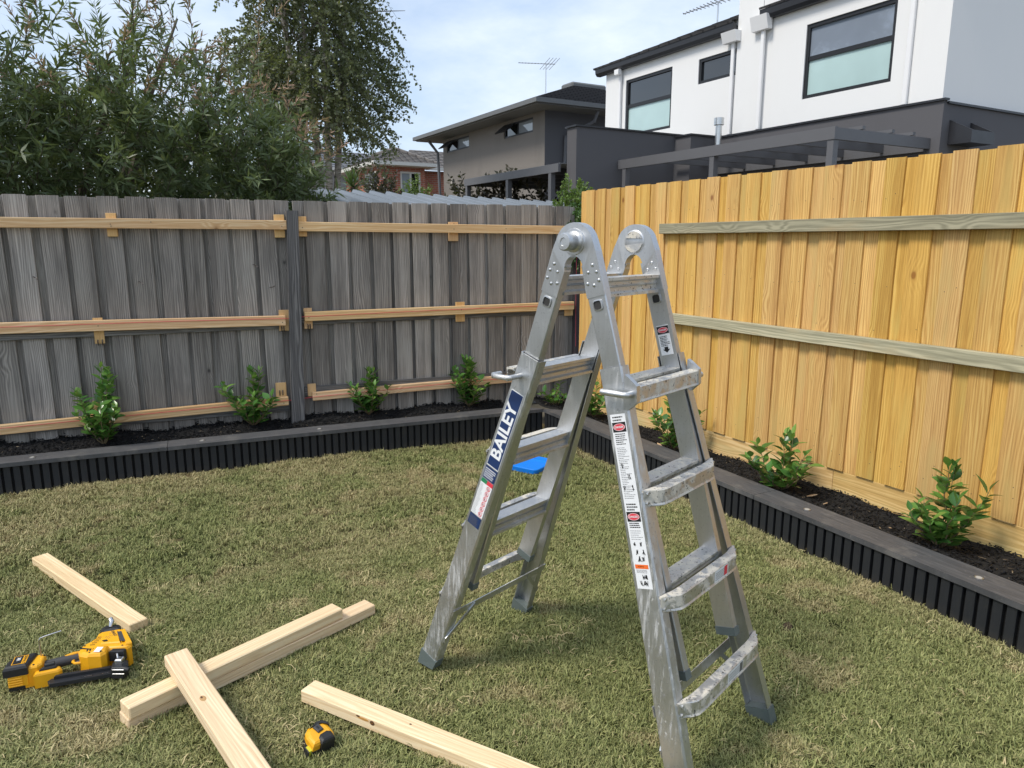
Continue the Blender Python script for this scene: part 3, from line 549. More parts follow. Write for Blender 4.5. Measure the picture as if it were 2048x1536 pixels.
        if i == 0:
            for e in (-1, 1):   # cast brackets and locking handles at the top of the outer section
                g_ = MB(); xx = e*W_
                if sd > 0:
                  g_.loft([[c0+S_.u*(xx-e*q)+S_.h*h_+Vector((0, 0, z_)) for h_, z_ in ((.034, .048), (.044, .042), (.071, .022), (.073, -.020), (.046, -.046), (.034, -.052))] for q in (-.003, .013)]); g_.build('bracket', M['alu'], lad)
                h_ = MB(); q0 = c0+S_.u*(xx+e*.004)+S_.h*.056
                if sd > 0: P_ = [q0-S_.u*e*.02, q0+S_.u*e*.018, q0+S_.u*e*.024+S_.h*-.010, q0+S_.u*e*.024+S_.h*-.075] if e < 0 else [q0-S_.u*e*.02, q0+S_.u*e*.02, q0+S_.u*e*.028]
                else: P_ = [c0+S_.u*(xx+e*.0)+S_.h*.012, c0+S_.u*(xx+e*.045)+S_.h*.012, c0+S_.u*(xx+e*.052)+S_.h*.022, c0+S_.u*(xx+e*.052)+S_.h*.070, c0+S_.u*(xx+e*.040)+S_.h*.082, c0+S_.u*(xx+e*.01)+S_.h*.080]
                h_.tube(P_, .0085 if sd > 0 else .0078, 10); h_.build('locking_handle', M['alu2'], lad, smooth=True)
    # bracing near the feet
    tb = 1.265; W_ = S_.w(tb, True); c0 = S_.top+S_.d*(tb*S_.L/TL); k0 = -.040
    b = MB(); b.loft([[c0+S_.u*x_+S_.n*(k0+k)+S_.d*q for k, q in ((0, -.014), (.003, -.014), (.003, .014), (0, .014))] for x_ in (-W_, W_)]); b.build('brace_bar', M['alu2'], lad)
    for e in (-1, 1):
        a0 = S_.p(e, 1.38, k0+.001, True, .004); a1 = c0+S_.u*(e*(W_-.10))+S_.n*(k0-.002)
        b = MB(); dd = S_.n*.002; ww = S_.d*.010; b.loft([[q+ww+dd, q+ww-dd, q-ww-dd, q-ww+dd] for q in (a0, a1)]); b.build('brace_strut', M['alu'], lad)
# hinge plates: one arch over each pair of rails
for e in (-1, 1):
    def arch(inn):
        A_ = SD[-1]; B_ = SD[1]; hcx = Vector((LX['ou'], -LX['ov'], LX['zt']-.008)); x_ = e*(LX['wi']-inn); out = []; inr = []
        out += [A_.p(e, .145, .0285, False, inn), A_.p(e, .028, .0285, False, inn)]; inr += [A_.p(e, .145, -.0285, False, inn), A_.p(e, .118, -.0285, False, inn)]
        for q in range(13):
            a_ = math.radians(163-146*q/12); out.append(Vector((hcx.x+x_, hcx.y+.061*math.cos(a_), hcx.z+.061*math.sin(a_))))
            a2 = math.radians(190-200*q/12); inr.append(Vector((hcx.x+x_, hcx.y+.031*math.cos(a2), hcx.z-.062+.037*math.sin(a2))))
        # local y runs opposite to v, so the left ladder is at +y
        mid = len(out)
        o2 = out[:2]+[Vector((p.x, 2*hcx.y-p.y, p.z)) for p in out[2:]]; i2 = inr[:2]+[Vector((p.x, 2*hcx.y-p.y, p.z)) for p in inr[2:]]
        o2 += [B_.p(e, .028, .0285, False, inn), B_.p(e, .145, .0285, False, inn)]; i2 += [B_.p(e, .118, -.0285, False, inn), B_.p(e, .145, -.0285, False, inn)]
        if A_.p(e, .1, 0).y < hcx.y: pass
        else: o2 = out[:2]+out[2:][::-1]+o2[-2:]; i2 = inr[:2]+inr[2:][::-1]+i2[-2:]
        return o2, i2
    b = MB(); (oa, ia), (ob, ib) = arch(-.0022), arch(.0265); b.loft([[a_, b_, c_, d_] for a_, b_, c_, d_ in zip(oa, ia, ib, ob)]); b.build('hinge_plate', M['alu'], lad)
# hinge discs and knobs on the common axis
hc = Vector((LX['ou'], -LX['ov'], LX['zt']+.003))
for e in (-1, 1):
    w0 = LX['wi']; rg = lambda r_, x_: [hc+Vector((e*x_, r_*math.cos(q*math.pi/14), r_*math.sin(q*math.pi/14))) for q in range(28)]
    b = MB(); b.loft([rg(.032, w0-.0285), rg(.034, w0-.027), rg(.036, w0+.002), rg(.0345, w0+.0042), rg(.030, w0+.0045)]); hd = b.build('hinge_disc', M['alu'], lad, smooth=True)
    b = MB(); b.loft([rg(.028, w0+.005), rg(.022, w0+.010), rg(.0205, w0+.024), rg(.0235, w0+.029), rg(.0235, w0+.042), rg(.020, w0+.047), rg(.011, w0+.0475), rg(.010, w0+.045), rg(.004, w0+.045)]); b.build('hinge_knob', M['alu2'], lad, smooth=True)
    # inner face: half-moon lock plate with a slot
    x1 = w0-.0288; pl_ = MB()
    for a0, a1 in ((1.75, 4.35), (-1.2, 1.25)):
        arc = [hc+Vector((e*x1, -.030*math.sin(a0+(a1-a0)*q/10)*1.0, .030*math.cos(a0+(a1-a0)*q/10))) for q in range(11)]
        pl_.loft([arc, [q-Vector((e*.004, 0, 0)) for q in arc]])
    pl_.build('lock_plate', M['tread'], hd)
# stickers
def face(sd, e, t, outer, k=0.0, lift=.0008, upright=True, inner=False):
    S_ = SD[sd]; o = S_.p(e, t, k, outer, -lift if not inner else .0245+lift)
    up = (S_.p(e, t-.05, k, outer)-S_.p(e, t+.05, k, outer)).normalized(); nz = Vector((-1, 0, 0)); nz = (nz-up*nz.dot(up)).normalized()
    return frame(o, up.cross(nz), up, nz) if upright else frame(o, up, nz.cross(up), nz)
def quad(b, Mx, x0, x1, y0, y1, z=0.0): b.add([(x0, y0, z), (x1, y0, z), (x1, y1, z), (x0, y1, z)], [(0, 1, 2, 3)], Mx)
def strip(sd, e, t0, t1, w, mat, outer=True, inner=False, lift=.0008, nm='label', k=0.0, parent=None):
    b = MB(); N_ = 6; S_ = SD[sd]; q = []
    for i in range(N_+1):
        Mx = face(sd, e, t0+(t1-t0)*i/N_, outer, k, lift, True, inner); q.append([Mx @ Vector((-w/2, 0, 0)), Mx @ Vector((w/2, 0, 0))])
    for i in range(N_): b.add([q[i][0], q[i+1][0], q[i+1][1], q[i][1]], [(0, 1, 2, 3)])
    return b.build(nm, mat, parent or lad)
def put_text(body, sz, Mx, mat, parent, nm='lettering', off=0.0, sx=1.0, shear=0.0):
    v, f = text_data(body, sz, off, shear=shear); b = MB(); b.add([(p[0]*sx, p[1], .0004) for p in v], f, Mx); return b.build(nm, mat, parent)
def fineprint(parent, sd, e, t0, t1, w, outer=True, inner=False, rows=None, mat=None, k=0.0, jag=.35, hh=.0011):
    b = MB(); n_ = rows or int((t1-t0)/.0036)
    for i in range(n_):
        t_ = t0+(t1-t0)*(i+.5)/n_; Mx = face(sd, e, t_, outer, k, .0013, True, inner); x = -w/2
        end = w/2-random.random()*w*jag
        while x < end:
            l_ = random.uniform(.002, .006); quad(b, Mx, x, min(x+l_, end), -hh/2, hh/2); x += l_+.0011
    return b.build('small_print', mat or M['gryp'], parent)
def oval(parent, sd, e, t, outer, inner, rx, ry, body, k=0.0):
    Mx = face(sd, e, t, outer, k, .0014, True, inner); b = MB(); quad(b, Mx, -rx*1.12, rx*1.12, -ry*1.35, ry*1.35); b.build('black_panel', M['blk'], parent)
    b = MB(); Mx = face(sd, e, t, outer, k, .0017, True, inner); b.v = [tuple(Mx @ Vector((rx*math.cos(q*math.pi/12), ry*math.sin(q*math.pi/12), 0))) for q in range(24)]; b.f = [tuple(range(24))]; b.build('red_oval', M['redp'], parent)
    b = MB(); Mx = face(sd, e, t, outer, k, .0019, True, inner)
    for q in range(24):
        a0, a1 = q*math.pi/12, (q+1)*math.pi/12; b.add([Mx @ Vector((rx*s_*math.cos(a_), ry*s_*math.sin(a_), 0)) for s_, a_ in ((.96, a0), (.96, a1), (.88, a1), (.88, a0))], [(0, 1, 2, 3)])
    b.build('oval_line', M['wht'], parent); put_text(body, ry*.82, face(sd, e, t, outer, k, .0018, True, inner), M['wht'], parent, off=.0002, sx=.86)
lb = strip(-1, -1, .452, .712, .050, M['wht']); strip(-1, -1, .455, .709, .047, M['navy'], lift=.0011, nm='navy_panel', parent=lb)
put_text('BAILEY', .055, face(-1, -1, .588, True, 0.0, .0014, False), M['wht'], lb, off=.0016, sx=1.12)
lb = strip(-1, -1, .715, .758, .050, M['navy']); fineprint(lb, -1, -1, .720, .754, .044, mat=M['wht'], rows=5, hh=.0032)
lb = strip(-1, -1, .760, .888, .050, M['wht']); strip(-1, -1, .760, .774, .024, M['grn'], lift=.0012, nm='green_panel', k=.0125, parent=lb); strip(-1, -1, .760, .774, .025, M['redp'], lift=.0012, nm='red_panel', k=-.0125, parent=lb)
fineprint(lb, -1, -1, .778, .885, .019, k=.0135, rows=22)
for i in range(6):
    t_ = .784+i*.0185; b = MB(); Mx = face(-1, -1, t_, True, -.0125, .0014)
    for q in range(16):
        a0, a1 = q*math.pi/8, (q+1)*math.pi/8; b.add([Mx @ Vector((r_*math.cos(a_), r_*math.sin(a_), 0)) for r_, a_ in ((.0078, a0), (.0078, a1), (.006, a1), (.006, a0))], [(0, 1, 2, 3)])
    b.add([Mx @ Vector(p) for p in ((-.0060, .0042, 0), (-.0046, .0056, 0), (.0060, -.0042, 0), (.0046, -.0056, 0))], [(0, 3, 2, 1)]); quad(b, Mx, -.0115, .0115, -.0093, -.0087); b.build('prohibition_sign', M['redp'], lb)
    b = MB(); quad(b, Mx, -.003, .0005, -.004, .003, -.0002); b.build('pictogram', M['gryp'], lb)
lb = strip(-1, -1, .891, .928, .050, M['navy']); fineprint(lb, -1, -1, .895, .925, .042, mat=M['gryp'], rows=8, hh=.0016)
lb = strip(1, -1, .462, .930, .047, M['wht'])
oval(lb, 1, -1, .497, True, False, .0185, .0095, 'DANGER'); fineprint(lb, 1, -1, .466, .482, .034, rows=2, mat=M['blk'], hh=.0034)
fineprint(lb, 1, -1, .513, .545, .034, rows=6, mat=M['blk'], hh=.0022); fineprint(lb, 1, -1, .550, .690, .036, rows=30, jag=.6); 
oval(lb, 1, -1, .737, True, False, .0185, .0095, 'DANGER'); fineprint(lb, 1, -1, .700, .722, .034, rows=3, mat=M['blk'], hh=.0034); fineprint(lb, 1, -1, .752, .768, .034, rows=3, mat=M['blk'], hh=.0026); fineprint(lb, 1, -1, .772, .80, .036, rows=5)
strip(1, -1, .865, .876, .040, M['org'], lift=.0013, nm='orange_panel', parent=lb); fineprint(lb, 1, -1, .868, .873, .024, rows=1, mat=M['blk'], hh=.0034); fineprint(lb, 1, -1, .878, .888, .036, rows=3)
pg = MB()
for t_, n_ in ((.60, 1), (.63, 1), (.66, 2), (.81, 2), (.832, 2), (.85, 4), (.898, 3), (.915, 3)):     # little drawings of ladders and figures
    for i in range(n_):
        x0 = random.uniform(-.016, .014); Mx = face(1, -1, t_, True, 0, .0015)
        for _ in range(3):
            a_ = random.uniform(-.5, .5); c_, s2 = math.cos(a_), math.sin(a_); l_ = random.uniform(.004, .008); wq = .0007; xq = x0+random.uniform(-.003, .003)
            pg.add([Mx @ Vector((xq+x*c_-y*s2, x*s2+y*c_, 0)) for x, y in ((-wq, -l_), (wq, -l_), (wq, l_), (-wq, l_))], [(0, 1, 2, 3)])
        if t_ > .8: quad(pg, Mx, x0-.002, x0+.001, -.003, .002)
pg.build('pictograms', M['blk'], lb)
lb = strip(1, 1, .248, .338, .040, M['wht'], outer=False, inner=True, lift=.001); oval(lb, 1, 1, .263, False, True, .017, .0085, 'DANGER'); fineprint(lb, 1, 1, .280, .312, .030, outer=False, inner=True, rows=7, mat=M['blk'], hh=.0022)
b = MB(); Mx = face(1, 1, .322, False, 0, .0016, True, True); b.add([Mx @ Vector(p) for p in ((-.006, .008, 0), (.006, .008, 0), (.006, .001, 0), (.012, .001, 0), (0, -.009, 0), (-.012, .001, 0), (-.006, .001, 0))], [(6, 5, 4, 3, 2, 1, 0)]); b.build('arrow', M['blk'], lb)
# small stickers on two of the outer rungs
for lv, x0, x1, red in ((.96, .02, .10, True), (1.24, -.02, .075, False)):
    S_ = SD[1]; c0 = S_.top+S_.d*(lv*S_.L/TL)+S_.h*.0716; nz = S_.h; up = Vector((0, 0, 1)); Mx = frame(c0, up.cross(nz), up, nz)
    b = MB(); quad(b, Mx, x0, x1, -.018, .016); lb = b.build('label', M['wht'], lad); b = MB(); x = x0+.004
    for r_ in range(5):
        x = x0+.006
        while x < x1-.026: quad(b, Mx, x, x+.004, -.013+r_*.005, -.011+r_*.005, .0004); x += .006
    b.build('small_print', M['gryp'], lb); b = MB(); quad(b, Mx, x1-.022, x1-.003, -.015, .013, .0004); b.build('emblem_panel', M['redp'] if red else M['gryp'], lb)
# ------------------------------------------------------------------ loose timbers on the lawn
def timber(p0, p1, w, h, label, roll=0.0, ends=True):
    p0 = Vector(p0); p1 = Vector(p1); d = (p1-p0); Lg = d.length; d.normalize(); b = MB(); b.box((-Lg/2, -w/2, -h/2), (Lg/2, w/2, h/2), c=.0035)
    o = b.build('timber', M['palepine'], loc=(p0+p1)/2); o.rotation_euler = Matrix((d, Vector((0, 0, 1)).cross(d).normalized(), d.cross(Vector((0, 0, 1)).cross(d).normalized()))).transposed().to_euler()
    return tag(o, label, 'timber', 'pale pine offcuts on the lawn')
timber((-.3825, 3.731, .022), (-.014, 2.851, .022), .068, .042, 'short pale pine timber lying behind the yellow nail gun')
timber((-.079, 2.262, .021), (.7975, 2.569, .021), .068, .041, 'long pale pine timber underneath another one, poking out on the right')
timber((-.0735, 2.2545, .0625), (.6555, 2.5265, .0625), .068, .041, 'pale pine timber lying on top of a longer one')
tdg = timber((.0835, 2.395, .1145), (.332, 1.262, .026), .073, .042, 'pale pine timber resting across the two stacked ones')
t5 = timber((.446, 2.139, .022), (1.012, 1.222, .022), .067, .043, 'pale pine timber with a dark knot beside the tape measure')
M['knot'] = simple('dark_knot', (.10, .045, .02), .6, sc=200, var=.5); M['resin'] = simple('resin_streak', (.55, .27, .07), .45, sc=120, var=.5)
def knot(parent, x, y, z, rx, ry, mat, up=True):
    b = MB(); n_ = 12; ring = lambda k, h: [((x+rx*k*math.cos(q*6.283/n_)), y+ry*k*math.sin(q*6.283/n_), z+h) if up else (x+rx*k*math.cos(q*6.283/n_), y-h, z+ry*k*math.sin(q*6.283/n_)) for q in range(n_)]
    b.loft([ring(1, -.001), ring(1, .0004), ring(.7, .0008)]); b.build('knot', mat, parent)
knot(t5, -.245, -.0335, .008, .009, .0075, M['knot'], False); knot(t5, -.245, -.0335, .008, .0045, .004, M['resin'], False); knot(t5, -.280, -.0335, .010, .022, .004, M['resin'], False); knot(t5, -.300, -.0335, .013, .008, .003, M['knot'], False); knot(t5, -.13, .004, .0215, .004, .003, M['knot'])
M['kpale'] = simple('pale_knot', (.50, .30, .13), .55, sc=150, var=.4); knot(tdg, -.300, -.010, .021, .014, .009, M['kpale']); knot(tdg, -.306, -.012, .0217, .005, .003, M['knot'])
b = MB(); b.prism([(-.05, -.012), (-.01, -.022), (.035, -.016), (.055, .004), (.02, .018), (-.03, .014)], -.004, .010, .008)
tag(b.build('turf_divot', simple('turned_soil', (.07, .045, .025), .95, sc=120, var=.5, bump=.8), loc=(2.145, 1.665, float(lawn_z(2.145, 1.665))), rot=(0, 0, .5)), 'small torn brown divot in the turf right of the ladder', 'divot')
# ------------------------------------------------------------------ nail gun
M['ylw'] = simple('yellow_plastic', (.83, .40, .012), .38, var=.05, sc=90); M['bkp'] = simple('black_plastic', (.018, .018, .019), .5, var=.3, sc=120); M['bkm'] = simple('black_coated_steel', (.03, .031, .035), .42, .3, sc=80); M['gry'] = simple('grey_rubber', (.05, .05, .053), .6, sc=80); M['slv'] = simple('silver_steel', (.6, .6, .61), .28, 1.0)
gun = empty('nail_gun', (-.076, 2.528, float(lawn_z(-.1, 2.6))+.012), math.radians(-14.5)); gun.scale = (.75, .75, .75); tag(gun, 'yellow and black cordless nail gun lying on its side in the grass', 'nail gun')
# a runs from battery to nose (x), b towards the rear cap (y)
b = MB(); b.prism([(-.285, -.018), (-.02, .002), (-.012, .028), (-.03, .046), (-.285, .034), (-.300, .010)], .018, .036, .003); b.build('magazine', M['bkm'], gun)
b = MB(); b.prism([(-.275, .012), (-.05, .028), (-.05, .042), (-.275, .030)], .0362, .050, .004); b.build('magazine_rib', M['bkm'], gun)
for x0, x1 in ((-.17, -.115), (-.095, -.045)):
    b = MB(); yy = lambda x: .0+.06*(x+.17); b.prism([(x0, yy(x0)+.002), (x0+.006, yy(x0)-.004), (x1-.006, yy(x1)-.004), (x1, yy(x1)+.002), (x1-.006, yy(x1)+.008), (x0+.006, yy(x0)+.008)], .0362, .0368); sl = b.build('magazine_slot', M['blk'], gun)
    b = MB(); x = x0+.012
    while x < x1-.008: b.prism([(x, yy(x)), (x+.0025, yy(x)), (x+.0025, yy(x)+.005), (x, yy(x)+.005)], .0369, .0378); x += .005
    b.build('nail_strip', M['slv'], sl)
b = MB(); b.prism([(-.045, .0), (.005, -.012), (.022, .008), (.012, .055), (-.03, .075), (-.05, .05)], .010, .062, .006); b.build('nose', M['bkp'], gun)
b = MB(); b.tube([(.000, .002, .052), (.018, -.006, .050), (.030, -.012, .048)], [.012, .012, .009], 12); b.build('nose_wheel', M['bkp'], gun, smooth=True)
b = MB(); b.tube([(.006, .020, .060), (.012, .004, .066)], .013, 12); b.build('depth_dial', M['bkm'], gun, smooth=True)
b = MB(); b.prism([(-.036, .030), (-.006, .022), (.000, .054), (-.028, .066)], .060, .082, .006); b.build('nose_latch', M['slv'], gun)
b = MB(); b.tube([(-.040, .075, .085), (-.030, .060, .092), (-.024, .040, .084)], .004, 8); b.build('latch_wire', M['slv'], gun)
b = MB(); b.prism([(-.070, .080), (-.005, .068), (.000, .090), (-.062, .104)], .05, .100, .006); b.build('front_collar', M['bkm'], gun)
H1 = [(-.190, .085), (-.150, .062), (-.120, .070), (-.068, .104), (.005, .098), (.016, .118), (.004, .150), (-.052, .268), (-.062, .286), (-.148, .276), (-.158, .262), (-.160, .222), (-.178, .190), (-.200, .165), (-.205, .120)]
b = MB(); b.prism(H1, .004, .104, .014); hs = b.build('housing', M['ylw'], gun)
b = MB(); b.prism([(-.118, .140), (-.030, .128), (-.070, .250), (-.138, .245)], .1035, .1125, .008); b.build('housing_ridge', M['ylw'], hs)
b = MB(); b.prism([(-.006, .112), (.018, .122), (-.045, .262), (-.062, .256)], .085, .112, .008); b.build('housing_rib', M['ylw'], hs)
for i in range(3):
    b = MB(); x = -.165+i*.012; b.prism([(x, .098), (x+.006, .097), (x+.004, .118), (x-.002, .119)], .1038, .1048); b.build('vent_slot', M['blk'], hs)
b = MB(); b.prism([(-.118, .165), (-.098, .168), (-.088, .152), (-.105, .150)], .1128, .1136); b.build('badge', M['blk'], hs)
v, f = text_data('DEWALT', .017, .0003); b = MB(); b.add([(p[0], p[1], 0) for p in v], f, Matrix.Translation((-.082, .222, .1131)) @ Matrix.Rotation(math.radians(-62), 4, 'Z')); b.build('lettering', M['blk'], hs)
pb = MB()
for i in range(9):
    for j in range(4):
        if random.random() < .6: x = -.118+j*.012+i*.003; y = .175+i*.007; pb.prism([(x, y), (x+.004, y), (x+.004, y+.002), (x, y+.002)], .1128, .1134)
pb.build('small_print', M['gryp'], hs)
b = MB(); b.prism([(-.148, .052), (-.092, .040), (-.074, .060), (-.078, .118), (-.108, .130), (-.140, .112)], .010, .118, .016); b.build('motor_cover', M['ylw'], gun)
b = MB(); b.prism([(-.150, .276), (-.068, .288), (-.082, .340), (-.100, .350), (-.160, .340), (-.168, .322)], .004, .098, .016); rc = b.build('rear_cap', M['bkp'], gun)
b = MB(); c0 = Vector((-.120, .318, .098)); b.tube([c0, c0+Vector((.004, .010, .020)), c0+Vector((-.002, .022, .028)), c0+Vector((-.010, .030, .018))], [.010, .012, .010, .006], 10); b.build('rafter_hook_mount', M['slv'], gun, smooth=True)
b = MB(); b.prism([(-.205, .150), (-.196, .205), (-.178, .222), (-.160, .205), (-.176, .170)], .035, .080, .008); b.build('rear_grip_guard', M['bkp'], gun)
b = MB(); pts_ = [(-.170, .150, .055), (-.215, .140, .057), (-.255, .126, .058), (-.300, .110, .058), (-.340, .098, .056)]; b.tube(pts_, [.026, .023, .0225, .023, .026], 14); hd_ = b.build('handle', M['gry'], gun, smooth=True)
b = MB(); b.tube([(-.190, .150, .0785), (-.230, .138, .0785), (-.262, .127, .0785)], [.004, .009, .004], 10); b.build('handle_inlay', M['ylw'], hd_, smooth=True)
b = MB(); b.tube([(-.178, .120, .055), (-.196, .108, .055), (-.210, .098, .055), (-.212, .112, .055)], [.012, .011, .008, .006], 10); b.build('trigger', M['bkp'], gun, smooth=True)
b = MB(); b.tube([(-.16, .100, .058), (-.185, .088, .058), (-.212, .088, .058), (-.226, .104, .058), (-.224, .122, .058)], .006, 8); b.build('trigger_guard', M['ylw'], gun, smooth=True)
b = MB(); b.prism([(-.395, .030), (-.345, .040), (-.330, .060), (-.335, .125), (-.350, .142), (-.392, .134)], .004, .100, .010); b.build('battery_mount', M['ylw'], gun)
b = MB(); b.prism([(-.352, .012), (-.258, .028), (-.250, .044), (-.262, .066), (-.345, .058), (-.360, .040)], .004, .074, .012); mf = b.build('mount_foot', M['ylw'], gun)
b = MB(); b.prism([(-.335, .030), (-.272, .040), (-.270, .058), (-.330, .052)], .0735, .084, .006); b.build('foot_pad', M['bkp'], mf)
b = MB(); b.tube([(-.318, .056, .086), (-.282, .062, .088)], .009, 10); b.build('hook_pivot', M['bkp'], gun, smooth=True)
b = MB(); b.prism([(-.455, .022), (-.394, .030), (-.388, .130), (-.448, .124), (-.462, .075)], .0, .020, 0); b.build('battery_base', M['bkp'], gun)
b = MB(); b.prism([(-.452, .018), (-.380, .028), (-.376, .128), (-.446, .120), (-.458, .07)], .0205, .072, .004); bc = b.build('battery_case', M['ylw'], gun)
for i in range(4):
    b = MB(); z = .026+i*.011; b.tube([(-.4525, .019, z), (-.400, .0255, z)], .0045, 8); b.build('case_rib', M['ylw'], bc)
b = MB(); b.prism([(-.466, .012), (-.376, .024), (-.370, .134), (-.452, .126), (-.472, .070)], .0722, .118, .014); bt = b.build('battery_top', M['bkp'], gun)
ax = Vector((.982, .12, 0)).normalized(); ay = Vector((-.12, .982, 0)).normalized(); Mb = frame((-.416, .072, .1184), ax, ay, Vector((0, 0, 1)))
lbm = MB(); quad(lbm, Mb, -.028, .026, -.034, .036); lb = lbm.build('label', M['ylw'], bt); lbm = MB(); quad(lbm, Mb, -.025, .008, -.031, .033, .0004); lbm.build('dark_panel', M['blk'], lb)
R90 = Matrix.Rotation(math.radians(-90), 4, 'Z')
v, f = text_data('DEWALT', .016, .0004); lbm = MB(); lbm.add([(p[0], p[1], .0006) for p in v], f, Mb @ Matrix.Translation((.017, 0, 0)) @ R90); lbm.build('lettering', M['blk'], lb)
v, f = text_data('XR', .019, .0006); lbm = MB(); lbm.add([(p[0], p[1], .0008) for p in v], f, Mb @ Matrix.Translation((-.008, .008, 0)) @ R90); lbm.build('lettering', M['wht'], lb)
b = MB(); b.tube([(-.352, .118, .09), (-.352, .118, .176), (-.347, .119, .186), (-.330, .123, .190), (-.268, .140, .198)], .0036, 8); b.build('belt_hook', M['slv'], gun, smooth=True)
for i, (x, y, z) in enumerate(((-.148, .085, .1045), (-.020, .112, .1045), (-.148, .262, .1045), (-.070, .272, .1045), (-.185, .150, .1045), (-.095, .060, .1185), (-.340, .120, .1005), (-.360, .050, .1005), (-.262, .020, .0365), (-.060, .036, .0505))):
    b = MB(); b.tube([(x, y, z-.002), (x, y, z+.0012)], .0042, 8); b.build('screw', M['bkm'], gun)
for i in range(5):
    b = MB(); y = .150+i*.016; x = -.165+i*.004; b.prism([(x, y), (x+.022, y-.003), (x+.022, y+.002), (x, y+.005)], .1038, .1046); b.build('vent_slot', M['blk'], hs)
b = MB(); b.prism([(-.125, .060), (-.098, .052), (-.092, .092), (-.118, .100)], .1182, .1188); b.build('warning_label', M['wht'], gun)
b = MB(); b.prism([(-.034, .14), (-.012, .134), (-.052, .232), (-.070, .230)], .1126, .1131); b.build('rating_label', M['gry'], hs)
b = MB(); b.prism([(-.200, .128), (-.150, .108), (-.146, .116), (-.196, .137)], .1036, .1044); b.build('seam_strip', M['bkp'], hs)
for z in (.032, .052): 
    b = MB(); b.tube([(-.040, .0, z), (.010, -.014, z)], .003, 6); b.build('nose_rib', M['slv'], gun)
# ------------------------------------------------------------------ tape measure
tm = empty('tape_measure', (.412, 1.893, float(lawn_z(.41, 1.89))+.006), math.radians(22), rot=(math.radians(14), math.radians(3), math.radians(18))); tm.scale = (.96, .96, .92); tag(tm, 'small yellow and black tape measure with belt clip on the lawn', 'tape measure')
D_ = [(-.040, -.030), (.022, -.034), (.034, -.028), (.040, -.012), (.040, .016), (.032, .032), (.012, .040), (-.018, .038), (-.034, .026), (-.040, .008)]
b = MB(); b.prism(D_, .006, .058, .010); tb_ = b.build('case', M['ylw'], tm)
b = MB(); b.prism([(x*1.03, y*1.03) for x, y in D_], .0, .032, .004); b.build('rubber_base', M['bkp'], tm)
b = MB(); b.prism([(-.016, -.0385), (.030, -.039), (.033, -.012), (.022, -.002), (-.006, -.004), (-.018, -.016)], .004, .0625, .009); b.build('rubber_grip', M['bkp'], tm)
b = MB(); b.prism([(-.020, .030), (.014, .044), (.034, .038), (.044, .020), (.040, .010), (.028, .026), (.008, .032)], .004, .061, .006); b.build('rubber_grip', M['bkp'], tm)
b = MB(); b.prism([(-.006, .000), (.014, .004), (.012, .030), (-.010, .026)], .0585, .0645, .003); cl = b.build('belt_clip', M['gry'], tm)
b = MB(); b.prism([(.000, .010), (.005, .012), (.003, .022), (-.002, .020)], .0646, .0652); b.build('clip_slot', M['blk'], cl)
b = MB(); b.box((-.050, -.027, .010), (-.038, -.006, .034)); b.build('blade', simple('tape_blade', (.62, .62, .05), .4), tm)
b = MB(); b.box((-.0535, -.030, .004), (-.0505, -.003, .036), c=.001); b.build('blade_hook', M['bkm'], tm)
b = MB(); b.prism([(-.046, -.034), (-.036, -.034), (-.036, .0), (-.046, .0)], .0, .009, .002); b.build('mouth_lip', M['bkp'], tm)
# ------------------------------------------------------------------ blue tub lid
t = NT('blue_plastic'); t.set(col=(.008, .235, .86), rough=.32); M['blue'] = t.m
lid = empty('tub_lid', (2.298, 3.822, float(lawn_z(2.3, 3.8))+.012), math.radians(26)); tag(lid, 'shallow bright blue plastic tub lid upside down on the lawn', 'lid')
def rrect(w, h, r, n_=5):
    o = []
    for cx_, cy_, a0 in ((w-r, h-r, 0), (-w+r, h-r, 90), (-w+r, -h+r, 180), (w-r, -h+r, 270)):
        for i in range(n_): a_ = math.radians(a0+90*i/(n_-1)); o.append((cx_+r*math.cos(a_), cy_+r*math.sin(a_)))
    return o
def rr3(w, h, r, z): return [(x, y, z) for x, y in rrect(w, h, r)]
b = MB(); b.loft([rr3(.125, .115, .03, .0), rr3(.132, .122, .034, .030), rr3(.130, .120, .033, .034), rr3(.124, .114, .03, .034), rr3(.120, .110, .028, .012)], cap=False); b.build('rim', M['blue'], lid, smooth=True)
b = MB(); b.loft([rr3(.1205, .1105, .028, .0125), rr3(.108, .098, .024, .0125), rr3(.104, .094, .022, .017)], cap=False); b.v += [(0, 0, .017)]; n_ = 20
b.f += [(40+i, 40+(i+1) % 20, 60) for i in range(20)]; b.build('panel', M['blue'], lid, smooth=True)
# ------------------------------------------------------------------ shrubs in the raised bed
def leafmat(name, c0, c1, c2, rough=.3, trans=.25, attr=True, spec=.5):
    t = NT(name); p = t.pos()
    a = t.attr('tone').outputs['Fac'] if attr else t.rnd()
    c = t.ramp(a, (.0, c0), (.55, c1), (1.0, c2)); f = t.noise(p, 25, 3, .6); c = t.mix(t.math('MULTIPLY', f, .35), c, tuple(v*.6 for v in c1))
    back = t.n('ShaderNodeNewGeometry').outputs['Backfacing']; c = t.mix(t.math('MULTIPLY', back, .45), c, tuple(min(1, v*1.35+.02) for v in c1))
    t.set(col=c, rough=rough, spec=spec); tr = t.n('ShaderNodeBsdfTranslucent'); t.put(tr.inputs[0], t.mix(.35, c, (.28, .36, .03))); ms = t.n('ShaderNodeMixShader'); ms.inputs[0].default_value = trans
    t.t.links.new(t.b.outputs[0], ms.inputs[1]); t.t.links.new(tr.outputs[0], ms.inputs[2]); t.t.links.new(ms.outputs[0], t.out.inputs['Surface']); return t.m
M['shleaf'] = leafmat('glossy_shrub_leaf', (.040, .115, .028), (.085, .215, .042), (.23, .40, .075), .26, .2, False)
